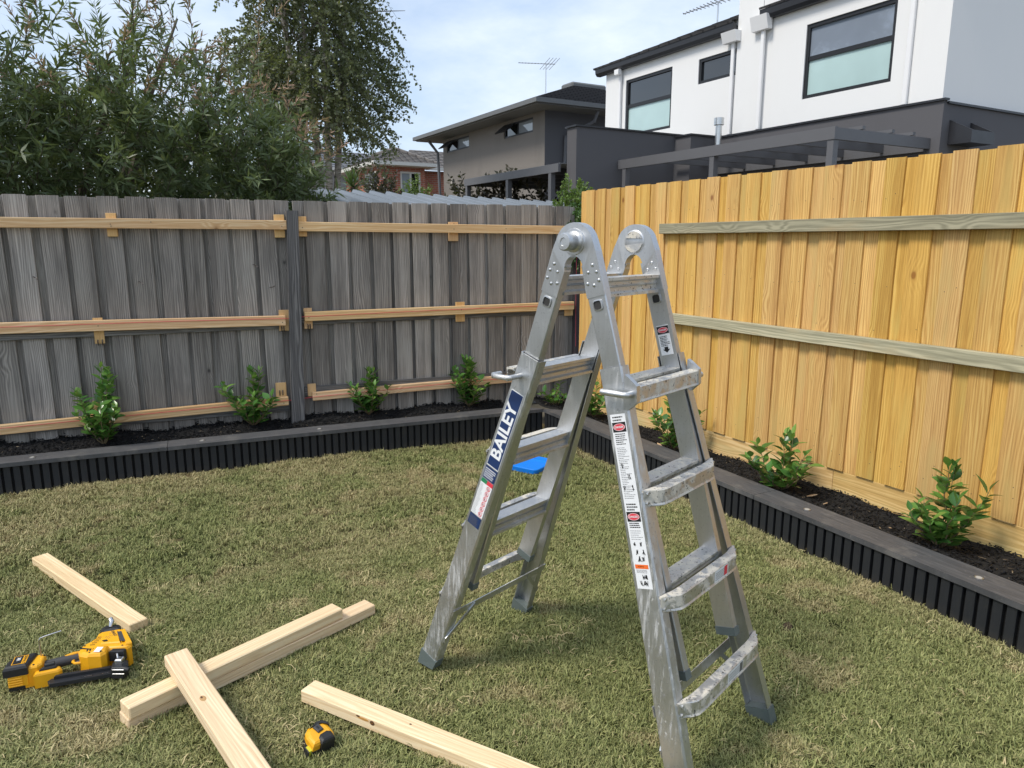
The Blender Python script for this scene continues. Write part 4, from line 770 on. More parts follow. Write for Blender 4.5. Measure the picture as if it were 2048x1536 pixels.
M['shleaf2'] = leafmat('young_shrub_leaf', (.10, .24, .04), (.16, .33, .06), (.24, .40, .08), .28, .3, False); M['stem'] = simple('shrub_stem', (.16, .12, .06), .7, sc=90)
def leaf_mesh(mat, curl, fold, wid):
    v = []; f = []; rows = [(0, .08), (.16, .62), (.36, 1.0), (.58, .95), (.80, .55), (1.0, .02)]
    for y, w in rows:
        z = -curl*y*y; hw = wid*w/2
        v += [(-hw, y, z+fold*w), (0, y, z), (hw, y, z+fold*w)]
    for r in range(5):
        for c_ in range(2): i = r*3+c_; f.append((i, i+1, i+4, i+3))
    me = bpy.data.meshes.new('leaf'); me.from_pydata(v, [], f); me.update(); me.materials.append(mat)
    for p in me.polygons: p.use_smooth = True
    return me
LM = [leaf_mesh(M['shleaf'], c_, f_, w_) for c_, f_, w_ in ((.16, .06, .60), (.30, .08, .66), (.06, .07, .56))]; LM2 = [leaf_mesh(M['shleaf2'], c_, f_, w_) for c_, f_, w_ in ((.2, .06, .46), (.1, .08, .42))]
def dirmat(d, roll):
    d = d.normalized(); s_ = d.cross(Vector((0, 0, 1)));
    if s_.length < 1e-3: s_ = Vector((1, 0, 0))
    s_.normalize(); n_ = s_.cross(d); q = Matrix((s_, d, n_)).transposed(); return q @ Matrix.Rotation(roll, 3, 'Y')
def shrub(x, y, h, w, seed, label, stems=7, leafl=.058, tall=1, dens=1.0):
    r = random.Random(seed); z0 = float(bed_z(np.array(x), np.array(y)))-.01; root = empty('garden_shrub', (x, y, z0)); tag(root, label, 'shrub', 'young glossy shrubs planted in the bed'); sb = MB()
    for i in range(stems):
        a = 6.283*i/stems+r.uniform(-.4, .4); hh = h*(1.0 if i < tall else r.uniform(.45, .85)); out = w*.5*(r.uniform(.1, .35) if i < tall else r.uniform(.5, 1.0))
        P_ = [Vector((0, 0, 0))]; N_ = 6
        for k in range(1, N_+1):
            s_ = k/N_; P_.append(Vector((math.cos(a)*out*s_**.8+r.uniform(-.008, .008), math.sin(a)*out*s_**.8+r.uniform(-.008, .008), hh*s_**1.05)))
        sb.tube(P_, [.0042-.0005*k for k in range(N_+1)], 5)
        nl = max(5, int(hh/.0135*dens))
        for k in range(nl):
            s_ = .10+.90*(k+r.random()*.6)/nl; s_ = min(s_, 1); q = s_*N_; j = min(int(q), N_-1); p = P_[j].lerp(P_[j+1], q-j); ax_ = (P_[j+1]-P_[j]).normalized()
            az = k*2.4+r.uniform(-.5, .5); el = r.uniform(.1, .75) if s_ < .9 else r.uniform(.6, 1.2)
            d = Vector((math.cos(az)*math.cos(el), math.sin(az)*math.cos(el), math.sin(el)))+ax_*.25
            sc = leafl*r.uniform(.75, 1.3)*(1 if s_ < .93 else .75); yng = s_ > .93 and r.random() < .6 or r.random() < .04
            o = link_mesh('leaf', r.choice(LM2 if yng else LM), root, p+d.normalized()*.006, scale=(sc, sc, sc)); o.rotation_euler = dirmat(d, r.uniform(-.5, .5)).to_euler()
    sb.build('stems', M['stem'], root)
shrub(-.104, 5.14, .50, .40, 1, 'glossy green shrub with one tall shoot at far left of the bed', 10, .062, 2, 1.0)
shrub(.806, 5.12, .39, .44, 2, 'broad glossy shrub just left of the grey fence post', 11, .062, 3)
shrub(1.62, 5.05, .33, .33, 3, 'small rounded shrub just right of the grey fence post', 11, .062, 3)
shrub(2.40, 4.95, .38, .33, 4, 'bushy shrub below the pine rails left of the ladder', 11, .060, 4)
shrub(3.06, 4.72, .20, .26, 5, 'small shrub in the corner seen between the ladder legs', 6, .05, 1, 1.1)
shrub(3.10, 4.26, .28, .30, 6, 'shrub behind the front leg of the ladder by the yellow fence', 8, .055, 1)
shrub(3.07, 3.33, .37, .42, 7, 'shrub seen either side of the far ladder leg', 8, .058, 3)
shrub(3.05, 2.476, .30, .36, 8, 'rounded glossy shrub in the middle of the yellow fence bed', 9, .068, 2)
shrub(3.05, 1.62, .36, .35, 9, 'upright glossy shrub at far right of the bed', 9, .072, 2)
# chips of pale litter on the mulch
M['litter'] = simple('dry_leaf_litter', (.58, .40, .24), .8, sc=100)
for i, (x, y, s_) in enumerate(((3.02, 3.42, .022), (3.12, 2.33, .030), (3.08, 2.22, .022), (2.98, 2.62, .014), (3.06, 1.86, .016), (1.93, 5.10, .02), (2.98, 3.02, .014))):
    b = MB(); b.prism([(-s_, -s_*.3), (s_*.2, -s_*.55), (s_, 0), (s_*.3, s_*.5), (-s_*.7, s_*.35)], .0, .004, .002); o = b.build('dry_leaf', M['litter'], loc=(x, y, float(bed_z(np.array(x), np.array(y)))+.008), rot=(random.uniform(-.5, .5), random.uniform(-.5, .5), random.random()*6))
    tag(o, ('orange tan leaf scrap on the mulch behind the ladder front leg', 'largest tan leaf scrap right of the middle shrub by the yellow fence', 'tan leaf scrap just in front of the largest scrap', 'tiny tan leaf scrap on the mulch near the cap left of the middle shrub', 'tan leaf scrap on the mulch left of the far right shrub', 'tan leaf scrap on the mulch below the grey fence', 'tiny tan leaf scrap on the mulch beside the far ladder leg')[i], 'dry leaf', 'leaf scraps on the mulch')
# ------------------------------------------------------------------ neighbours beyond the fences
def render_mat(name, col, var=.08, stain=.25, sc=3.0):
    t = NT(name); p = t.pos(); f = t.noise(p, 45, 4, .7); g_ = t.noise(t.vmul(p, (1., 1., .35)), sc, 5, .6)
    c = t.mix(f, tuple(v*(1-var) for v in col), tuple(min(1, v*(1+var)) for v in col)); c = t.mix(t.math('MULTIPLY', t.ss(g_, .5, .75), stain), c, tuple(v*.72 for v in col)); t.set(col=c, rough=.85, spec=.2); t.bump(f, .15, .004); return t.m
M['whiter'] = render_mat('white_render', (.80, .80, .79), .02, .05); M['darkr'] = render_mat('charcoal_render', (.112, .110, .117), .05, .1); M['taupe'] = render_mat('taupe_render', (.215, .195, .175), .08, .45, 1.2); M['pergp'] = simple('charcoal_paint', (.118, .118, .125), .5, sc=12, var=.06)
M['whp'] = simple('white_paint', (.82, .82, .82), .5, var=.03); M['blkm'] = simple('black_aluminium', (.022, .023, .026), .42, .2, sc=20); M['gut'] = simple('dark_gutter', (.03, .031, .036), .4, .2, sc=8); M['gutg'] = simple('grey_gutter', (.13, .132, .13), .5, sc=8); M['soff'] = simple('grey_soffit', (.17, .17, .168), .7, sc=8); M['cream'] = simple('pale_trim', (.62, .60, .55), .6, sc=8); M['galv'] = simple('galvanised_flue', (.62, .63, .63), .3, .9, sc=25)
def glass(name, col, rough=.04, spec=.8):
    t = NT(name); f = t.noise(t.pos(), 1.3, 3, .5); t.set(col=t.mix(f, tuple(v*.8 for v in col), tuple(v*1.15 for v in col)), rough=rough, spec=spec); t.b.inputs['Coat Weight'].default_value = .6; t.b.inputs['Coat Roughness'].default_value = .02; return t.m
M['gdark'] = glass('dark_glass', (.012, .015, .018)); M['gblindsky'] = glass('sky_reflection_over_blind', (.24, .28, .34)); M['gfrost'] = glass('frosted_glass', (.46, .62, .61), .35, .4); M['gsky'] = glass('pale_sky_reflection_glass', (.30, .33, .36))  # blind and pale panes: sky reflection painted into the base colour
def tilemat(name, c0, c1, pitch, axis=0):
    t = NT(name); p = t.pos(); q = t.sep(p)[axis]; w = t.math('MULTIPLY_ADD', t.math('SINE', t.math('MULTIPLY', q, 6.283/pitch)), .5, .5); n_ = t.noise(p, 3.2, 4, .6); n2_ = t.noise(p, 22, 3, .6)
    c = t.mix(t.math('ADD', t.math('MULTIPLY', n_, .6), t.math('MULTIPLY', n2_, .4)), c0, c1); c = t.mix(t.math('MULTIPLY', t.ss(w, .12, .0), .8), c, tuple(v*.3 for v in c0)); t.set(col=c, rough=.7); t.bump(w, .8, .03); return t.m
M['tileg'] = tilemat('charcoal_tiles', (.035, .033, .036), (.085, .08, .08), .3, 1); M['tilex'] = tilemat('charcoal_tiles_side', (.035, .033, .036), (.085, .08, .08), .3, 0); M['tileb'] = tilemat('brown_grey_tiles', (.11, .098, .09), (.22, .20, .185), .28, 0); M['tileby'] = tilemat('brown_grey_tiles_side', (.11, .098, .09), (.22, .20, .185), .28, 1); M['tilel'] = tilemat('slate_tiles', (.12, .125, .14), (.2, .205, .22), .3, 0)
t = NT('red_brick'); br = t.n('ShaderNodeTexBrick'); q = t.sep(t.pos()); t.put(br.inputs['Vector'], t.vec(t.math('ADD', q[0], q[1]), q[2], 0.)); br.inputs['Scale'].default_value = 1.0; br.inputs['Brick Width'].default_value = .24; br.inputs['Row Height'].default_value = .086; br.inputs['Mortar Size'].default_value = .008
br.inputs['Color1'].default_value = (.40, .125, .07, 1); br.inputs['Color2'].default_value = (.29, .085, .05, 1); br.inputs['Mortar'].default_value = (.34, .28, .23, 1); t.set(col=br.outputs['Color'], rough=.85); M['brick'] = t.m
def hb(root, nm, mat, lo=None, hi=None, c=0.0, mb=None, smooth=False, sub=None):
    b = mb or MB()
    if lo: b.box(lo, hi, c=c)
    o = b.build(nm, mat, sub or root, smooth=smooth); o.location = -Vector(root.location) if sub is None else (0, 0, 0); return o
def wall_panel(axis, pos, u0, u1, z0, z1, holes, depth, sgn):
    """wall in the plane axis=pos with rectangular openings; depth is the reveal going inwards (away from sgn)"""
    b = MB(); us = sorted({u0, u1, *[h for q in holes for h in q[:2]]}); zs = sorted({z0, z1, *[h for q in holes for h in q[2:]]})
    P_ = (lambda u, z, d: (pos-sgn*d, u, z)) if axis == 'x' else (lambda u, z, d: (u, pos-sgn*d, z))
    for a0, a1 in zip(us[:-1], us[1:]):
        for c0, c1 in zip(zs[:-1], zs[1:]):
            if any(h[0] <= a0 and a1 <= h[1] and h[2] <= c0 and c1 <= h[3] for h in holes): continue
            b.add([P_(a0, c0, 0), P_(a1, c0, 0), P_(a1, c1, 0), P_(a0, c1, 0)], [(0, 1, 2, 3)])
    for h in holes:
        r = [(h[0], h[2]), (h[1], h[2]), (h[1], h[3]), (h[0], h[3])]
        for i in range(4): j = (i+1) % 4; b.add([P_(*r[i], 0), P_(*r[j], 0), P_(*r[j], depth), P_(*r[i], depth)], [(0, 1, 2, 3)])
    return b
def window(root, axis, pos, sgn, u0, u1, z0, z1, split, mats, fw=.055, fmat='blkm', label=None, vsplit=None):
    """frame bars butted end to end, one pane per light"""
    def bx_(b, ua, ub, za, zb, d0, d1):
        if axis == 'x': b.box((min(pos-sgn*d0, pos-sgn*d1), ua, za), (max(pos-sgn*d0, pos-sgn*d1), ub, zb))
        else: b.box((ua, min(pos-sgn*d0, pos-sgn*d1), za), (ub, max(pos-sgn*d0, pos-sgn*d1), zb))
    b = MB(); bx_(b, u0, u1, z0, z0+fw, .02, .09); bx_(b, u0, u1, z1-fw, z1, .02, .09); bx_(b, u0, u0+fw, z0+fw, z1-fw, .02, .09); bx_(b, u1-fw, u1, z0+fw, z1-fw, .02, .09)
    if split: bx_(b, u0+fw, u1-fw, split-fw*.6, split+fw*.6, .03, .088)
    if vsplit: bx_(b, vsplit-fw*.5, vsplit+fw*.5, z0+fw, z1-fw, .03, .088)
    w = hb(root, 'window', M[fmat], mb=b)
    if split: cells = [(u0+fw, u1-fw, z0+fw, split-fw*.6), (u0+fw, u1-fw, split+fw*.6, z1-fw)]
    elif vsplit: cells = [(u0+fw, vsplit-fw*.5, z0+fw, z1-fw), (vsplit+fw*.5, u1-fw, z0+fw, z1-fw)]
    else: cells = [(u0+fw, u1-fw, z0+fw, z1-fw)]
    for c_, m_ in zip(cells, mats):
        b = MB(); bx_(b, *c_, .055, .065); hb(root, 'pane', M[m_], mb=b, sub=w)
    return w
def tiled(a, b_, c_, d, n_, up=.035):
    """courses of tiles from eave a-b up to ridge d-c"""
    a, b_, c_, d = map(Vector, (a, b_, c_, d)); m = MB(); nn = (b_-a).cross(d-a).normalized(); nn = nn if nn.z > 0 else -nn
    for i in range(n_):
        s0, s1 = i/n_, (i+1)/n_; p = [a.lerp(d, s0)+nn*up, b_.lerp(c_, s0)+nn*up, b_.lerp(c_, s1), a.lerp(d, s1)]; m.add(p, [(0, 1, 2, 3)])
        m.add([a.lerp(d, s0), b_.lerp(c_, s0), p[1], p[0]], [(0, 1, 2, 3)])
    return m
# --- white two-storey house
wh = empty('white_house', (10, 6, 0)); tag(wh, 'white rendered two-storey house with charcoal ground floor at upper right', 'house')
W1 = (6.78, 8.29, 3.69, 4.80); W2 = (11.39, 12.83, 3.66, 4.80); W3 = (9.64, 10.67, 4.335, 4.775)
hb(wh, 'upper_wall', M['whiter'], mb=wall_panel('x', 10.0, 6.0, 13.53, 3.2, 5.25, [W1, W2, W3], .1, -1))
hb(wh, 'end_wall', M['whiter'], mb=wall_panel('y', 6.0, 10.0, 17.0, 3.2, 7.6, [], .1, -1)); hb(wh, 'end_wall', M['whiter'], mb=wall_panel('y', 13.53, 10.0, 17.0, 2.2, 5.25, [], .1, 1))
hb(wh, 'lower_wall', M['darkr'], (9.93, 5.93, -.05), (10.0, 10.2, 3.295)); hb(wh, 'lower_wall', M['darkr'], (10.0, 5.93, -.05), (17.0, 5.999, 3.26)); hb(wh, 'wall_capping', M['gut'], (9.90, 5.90, 3.296), (10.0, 10.2, 3.325)); hb(wh, 'wall_capping', M['gut'], (10.0, 5.90, 3.261), (17.0, 5.998, 3.29))
window(wh, 'x', 10.0, -1, *W1, 4.29, ('gfrost', 'gblindsky')); window(wh, 'x', 10.0, -1, *W2, 4.27, ('gfrost', 'gdark')); window(wh, 'x', 10.0, -1, *W3, None, ('gdark',))
for y0, y1, z in ((9.72, 13.75, 5.06), (5.9, 9.14, 5.09)):
    b = MB(); b.loft([[(x, y, zz) for x, zz in ((9.995, z-.03), (9.90, z-.03), (9.86, z+.02), (9.85, z+.12), (9.875, z+.12), (9.995, z+.05))] for y in (y0, y1)]); hb(wh, 'gutter', M['gut'], mb=b)
hb(wh, 'roof', M['tileg'], mb=tiled((9.84, 13.80, 5.17), (9.84, 9.72, 5.17), (13.4, 9.72, 6.63), (13.4, 10.3, 6.63), 14)); hb(wh, 'roof', M['tileg'], mb=tiled((9.84, 9.14, 5.21), (9.84, 5.85, 5.21), (13.4, 5.85, 6.67), (13.4, 9.14, 6.67), 14)); hb(wh, 'roof', M['tilex'], mb=tiled((9.84, 13.80, 5.17), (17.4, 13.80, 5.17), (13.4, 10.3, 6.63), (13.4, 10.3, 6.63), 14))
hb(wh, 'parapet_block', M['whiter'], (9.96, 9.16, 3.33), (13.0, 9.70, 5.62)); hb(wh, 'parapet_block', M['whiter'], (9.97, 8.62, 5.22), (12.0, 9.155, 5.9))
for y0, y1, z0, z1 in ((9.62, 9.95, 4.86, 5.03), (8.95, 9.30, 4.90, 5.12)): 
    b = MB(); b.loft([[(x, y, z) for x, y in ((9.955, y0), (9.80 if z > z0 else 9.86, y0), (9.80 if z > z0 else 9.86, y1), (9.955, y1))] for z in (z0, z1)]); hb(wh, 'rain_head', M['whp'], mb=b)
for y, x, zt in ((12.97, 9.955, 5.02), (9.78, 9.955, 4.86), (9.10, 9.93, 4.90), (6.52, 9.965, 5.05)): hb(wh, 'downpipe', M['whp'], (x-.025, y-.035, 3.33), (x+.025, y+.035, zt), c=.008)  # the last pipe is added where a shadow groove runs down the wall
hb(wh, 'rain_head', M['whp'], (9.84, 12.90, 4.93), (9.92, 13.04, 5.03))
b = MB(); b.loft([[(10.10, y, z) for y, z in ((5.928, 2.74), (5.62, 2.74), (5.62, 2.90), (5.928, 3.06))], [(10.14, y, z) for y, z in ((5.928, 2.74), (5.62, 2.74), (5.62, 2.90), (5.928, 3.06))]]); b.loft([[(10.60, y, z) for y, z in ((5.928, 2.74), (5.62, 2.74), (5.62, 2.90), (5.928, 3.06))], [(10.64, y, z) for y, z in ((5.928, 2.74), (5.62, 2.74), (5.62, 2.90), (5.928, 3.06))]]); b.box((10.14, 5.62, 2.74), (10.60, 5.64, 2.90)); b.box((10.14, 5.64, 2.74), (10.60, 5.928, 2.76)); hb(wh, 'wall_hood', M['gut'], mb=b)
# charcoal wing wall beside the house
ww = empty('charcoal_wing_wall', (7.1, 10.4, 0)); tag(ww, 'tall flat charcoal rendered wall left of the pergola', 'wall'); hb(ww, 'wall', M['darkr'], (7.10, 10.40, -.05), (9.9, 10.68, 3.345)); hb(ww, 'capping', M['gut'], (7.07, 10.37, 3.346), (9.9, 10.71, 3.372)); hb(ww, 'pier', M['darkr'], (9.25, 9.98, -.05), (9.92, 10.398, 3.30)); hb(ww, 'pier_capping', M['gut'], (9.22, 9.95, 3.301), (9.90, 10.368, 3.328))
fl_ = empty('flue_pipe', (9.55, 9.62, 3.1)); tag(fl_, 'short shiny metal flue pipe in front of the white house', 'flue'); b = MB(); b.tube([(0, 0, -.3), (0, 0, .36)], .055, 16); b.build('pipe', M['galv'], fl_, smooth=True); b = MB(); b.tube([(0, 0, .34), (0, 0, .345), (0, 0, .46), (0, 0, .465)], [.075, .085, .085, .075], 18); b.build('cowl', M['galv'], fl_, smooth=True)
# pergola in front of the white house
pg_ = empty('pergola', (8, 6.09, 0)); tag(pg_, 'long charcoal pergola with open rafters attached to the white house', 'pergola')
hb(pg_, 'front_beam', M['pergp'], (7.95, 6.06, 2.69), (8.0, 10.36, 2.84)); hb(pg_, 'end_beam', M['pergp'], (8.001, 6.06, 2.69), (9.928, 6.11, 2.83)); hb(pg_, 'wall_beam', M['pergp'], (9.87, 6.111, 2.66), (9.928, 9.97, 2.80))
for y in (6.72, 7.36, 8.0, 8.64, 9.28): hb(pg_, 'rafter', M['pergp'], (8.001, y-.022, 2.70), (9.868, y+.022, 2.83))
for x in (8.5, 9.1, 9.55):
    for y in (6.09,): hb(pg_, 'batten', M['pergp'], (x-.03, 6.06, 2.842), (x+.03, 10.30, 2.885))
for y in (6.12, 8.13, 10.2): hb(pg_, 'post', M['pergp'], (7.96, y-.045, -.05), (8.05, y+.045, 2.689))
# carport beyond the wing wall
cp = empty('carport', (7, 10.8, 0)); tag(cp, 'low charcoal carport frame in front of the taupe house', 'carport'); hb(cp, 'front_beam', M['pergp'], (6.95, 10.72, 2.635), (7.0, 14.45, 2.775)); hb(cp, 'end_beam', M['pergp'], (7.001, 14.40, 2.635), (10.2, 14.45, 2.775))
for y in (11.4, 12.15, 12.9, 13.65): hb(cp, 'rafter', M['pergp'], (7.001, y-.022, 2.66), (10.2, y+.022, 2.77))
for y in (11.0, 12.55, 14.35): hb(cp, 'post', M['pergp'], (6.955, y-.045, -.05), (7.045, y+.045, 2.634))
hb(cp, 'roof_sheet', simple('pale_polycarbonate', (.30, .31, .32), .4), (7.0, 10.75, 2.776), (10.2, 14.42, 2.786))
# --- taupe house
gh = empty('taupe_house', (11, 17.67, 0)); tag(gh, 'taupe rendered two-storey house with wide grey eaves behind the carport', 'house')
G1 = (18.31, 20.0, 4.53, 4.93); G2 = (22.44, 24.22, 4.55, 4.94)
hb(gh, 'side_wall', M['taupe'], mb=wall_panel('x', 11.0, 17.67, 24.55, -.05, 5.02, [G1, G2], .1, -1)); hb(gh, 'front_wall', M['darkr'], mb=wall_panel('y', 17.67, 11.0, 18.0, -.05, 5.02, [], .1, -1))  # front wall in darker charcoal: shade on that side painted in
for g_ in (G1, G2):
    mid = (g_[0]*.45+g_[1]*.55); w = window(gh, 'x', 11.0, -1, *g_, None, ('gsky', 'gdark'), fw=.05, vsplit=mid)
    b = MB(); y0, y1 = mid+.03, g_[1]-.04; b.add([(10.97, y0, g_[3]-.05), (10.97, y1, g_[3]-.05), (10.66, y1, g_[2]+.10), (10.66, y0, g_[2]+.10), (10.95, y0, g_[3]-.03), (10.95, y1, g_[3]-.03), (10.64, y1, g_[2]+.12), (10.64, y0, g_[2]+.12)], [(0, 1, 2, 3), (7, 6, 5, 4), (0, 4, 5, 1), (2, 6, 7, 3), (1, 5, 6, 2), (3, 7, 4, 0)]); hb(gh, 'open_sash', M['blkm'], mb=b, sub=w)
hb(gh, 'soffit', M['soff'], (10.32, 16.95, 5.021), (18.6, 25.4, 5.05)); b = MB(); b.box((10.22, 16.85, 5.051), (10.34, 25.5, 5.17)); b.box((10.341, 16.85, 5.051), (18.6, 16.97, 5.17)); b.box((10.341, 25.38, 5.051), (18.6, 25.5, 5.17)); hb(gh, 'gutter', M['gutg'], mb=b)
hb(gh, 'roof', M['tileg'], mb=tiled((10.24, 16.87, 5.14), (10.24, 25.48, 5.14), (14.4, 21.2, 6.60), (14.4, 21.1, 6.60), 16)); hb(gh, 'roof', M['tilex'], mb=tiled((10.24, 16.87, 5.14), (18.6, 16.87, 5.14), (14.45, 21.1, 6.60), (14.4, 21.1, 6.60), 16)); hb(gh, 'ridge_vent', M['gutg'], (14.0, 20.8, 6.45), (15.4, 21.5, 6.64), c=.05)
b = MB(); b.tube([(12.35, 17.05, 5.02), (12.3, 17.15, 4.75), (11.65, 17.6, 4.35), (11.6, 17.6, 3.0)], .05, 8); hb(gh, 'downpipe', M['pergp'], mb=b); b = MB(); b.tube([(10.6, 24.9, 5.0), (10.9, 24.8, 4.6), (10.94, 24.75, 3.0)], .05, 8); hb(gh, 'downpipe', M['pergp'], mb=b)
# --- brick house
bh = empty('brick_house', (10.6, 30, 0)); tag(bh, 'red brick house with pale window frames and tiled hip roof', 'house')
BW1 = (30.5, 32.2, 3.35, 4.42); BW2 = (11.42, 12.35, 3.45, 4.42)
hb(bh, 'side_wall', M['brick'], mb=wall_panel('x', 10.55, 30.0, 35.0, -.05, 4.62, [BW1], .1, -1)); hb(bh, 'front_wall', M['brick'], mb=wall_panel('y', 30.0, 10.55, 12.55, -.05, 4.62, [BW2], .1, -1)); hb(bh, 'front_wall', M['brick'], mb=wall_panel('y', 31.3, 12.55, 19.0, -.05, 4.62, [], .1, -1)); hb(bh, 'side_wall', M['brick'], mb=wall_panel('x', 12.55, 30.0, 31.3, -.05, 4.62, [], .1, 1))
window(bh, 'x', 10.55, -1, *BW1, None, ('gsky', 'gsky'), fw=.09, fmat='cream', vsplit=31.35); window(bh, 'y', 30.0, -1, *BW2, None, ('gsky', 'gdark'), fw=.08, fmat='cream', vsplit=11.9)
b = MB(); b.box((10.1, 29.55, 4.62), (10.24, 35.4, 4.76)); b.box((10.241, 29.55, 4.62), (13.0, 29.69, 4.76)); b.box((12.86, 29.691, 4.62), (13.0, 30.85, 4.76)); b.box((13.0, 30.85, 4.62), (19.4, 30.99, 4.76)); hb(bh, 'gutter', M['cream'], mb=b); hb(bh, 'soffit', M['cream'], (10.24, 29.69, 4.60), (12.86, 35.3, 4.618))
hb(bh, 'roof', M['tileb'], mb=tiled((10.12, 29.57, 4.75), (12.98, 29.57, 4.75), (11.55, 31.0, 5.42), (11.55, 31.0, 5.42), 9, .03)); hb(bh, 'roof', M['tileby'], mb=tiled((10.12, 29.57, 4.75), (10.12, 35.4, 4.75), (11.55, 34.0, 5.42), (11.55, 31.0, 5.42), 9, .03)); hb(bh, 'roof', M['tileby'], mb=tiled((12.98, 29.57, 4.75), (12.98, 33.5, 4.75), (11.55, 33.5, 5.42), (11.55, 31.0, 5.42), 9, .03)); hb(bh, 'roof', M['tileb'], mb=tiled((11.5, 30.87, 4.75), (19.4, 30.87, 4.75), (17.5, 33.3, 5.75), (13.2, 33.3, 5.75), 10, .03))
b = MB(); b.tube([(10.14, 29.6, 4.79), (11.55, 31.0, 5.47), (11.55, 34, 5.47)], .07, 6); b.tube([(12.96, 29.6, 4.79), (11.55, 31.0, 5.47)], .07, 6); hb(bh, 'ridge_capping', M['tileb'], mb=b)
# --- pale grey house further left
lh = empty('pale_grey_house', (8, 36, 0)); tag(lh, 'pale grey house with slate coloured roof behind the birch', 'house'); hb(lh, 'wall', M['soff'] if False else render_mat('pale_grey_render', (.42, .43, .45), .05, .1), mb=wall_panel('y', 36.0, 7.5, 13.2, -.05, 5.0, [], .1, -1)); hb(lh, 'roof', M['tilel'], mb=tiled((6.9, 35.6, 4.95), (13.8, 35.6, 4.95), (12.6, 38.2, 6.05), (8.6, 38.2, 6.05), 10, .03)); hb(lh, 'gutter', M['cream'], (6.9, 35.45, 4.86), (13.8, 35.6, 4.98))
# --- garden shed roof just behind the grey fence
sh = empty('garden_shed', (3.0, 6.4, 0)); tag(sh, 'low shed with ribbed metal roof just behind the grey fence', 'shed')
t = NT('zinc_roof_sheet'); p = t.pos(); f = t.noise(t.vmul(p, (3., .6, 1.)), 2, 4, .6); t.set(col=t.mix(f, (.17, .19, .21), (.26, .285, .31)), rough=.42, metal=.35); M['zinc'] = t.m
xs = []; x = 1.62
while x < 4.7: xs += [(x, 0), (x+.105, 0), (x+.120, .028), (x+.148, .028), (x+.163, 0)]; x += .175
b = MB(); rows = []
zr = lambda x, y: 1.955-.0215*(x-1.73)-.15*(7.3-y)
for y in (5.62, 7.3): rows.append([(x, y-.02*(x-1.7), zr(x, y)+dz) for x, dz in xs])
b.loft(rows, cap=False, closed=False); hb(sh, 'roof_sheet', M['zinc'], mb=b)
b = MB(); b.loft([[(1.60, y, zr(1.6, y)+d) for y, d in ((5.60, -.10), (7.32, -.10), (7.32, .035), (5.60, .035))], [(1.618, y, zr(1.6, y)+d) for y, d in ((5.60, -.10), (7.32, -.10), (7.32, .035), (5.60, .035))]]); hb(sh, 'barge_board', M['gutg'], mb=b)
b = MB(); b.add([(1.66, 7.25, -.05), (4.6, 7.19, -.05), (4.6, 7.19, 1.80), (1.66, 7.25, 1.87), (1.66, 5.66, -.05), (1.66, 5.66, 1.68), (4.6, 5.66, -.05), (4.6, 5.66, 1.62)], [(0, 1, 2, 3), (0, 3, 5, 4), (1, 6, 7, 2), (4, 5, 7, 6)]); hb(sh, 'wall', M['gutg'], mb=b)
# --- television antennas
def antenna(base, h, boom, az, n_, el, label, slope=0.0):
    r = empty('tv_antenna', base); tag(r, label, 'antenna', 'roof antennas'); b = MB(); b.tube([(0, 0, 0), (0, 0, h)], .018, 6); b.build('mast', M['galv'], r)
    d = Vector((math.cos(az), math.sin(az), slope)).normalized(); e = Vector((-math.sin(az), math.cos(az), 0)); b = MB(); b.tube([Vector((0, 0, h))-d*boom*.75, Vector((0, 0, h))+d*boom*.25], .014, 6); b.build('boom', M['galv'], r)
    for i in range(n_):
        s_ = -.73+.96*i/(n_-1); c0 = Vector((0, 0, h))+d*boom*s_; l_ = el(i/(n_-1)); b = MB(); b.tube([c0-e*l_, c0+e*l_], .009, 5); b.build('element', M['galv'], r)
antenna((12.47, 20.0, 6.0), .84, 1.15, math.radians(-20), 12, lambda s_: .05 if s_ < .7 else .75, 'roof antenna with long rods above the taupe house')
antenna((12.0, 12.3, 6.0), .50, 1.15, math.radians(-75), 13, lambda s_: .06+.14*s_, 'small comb shaped antenna on the white house roof', .08)
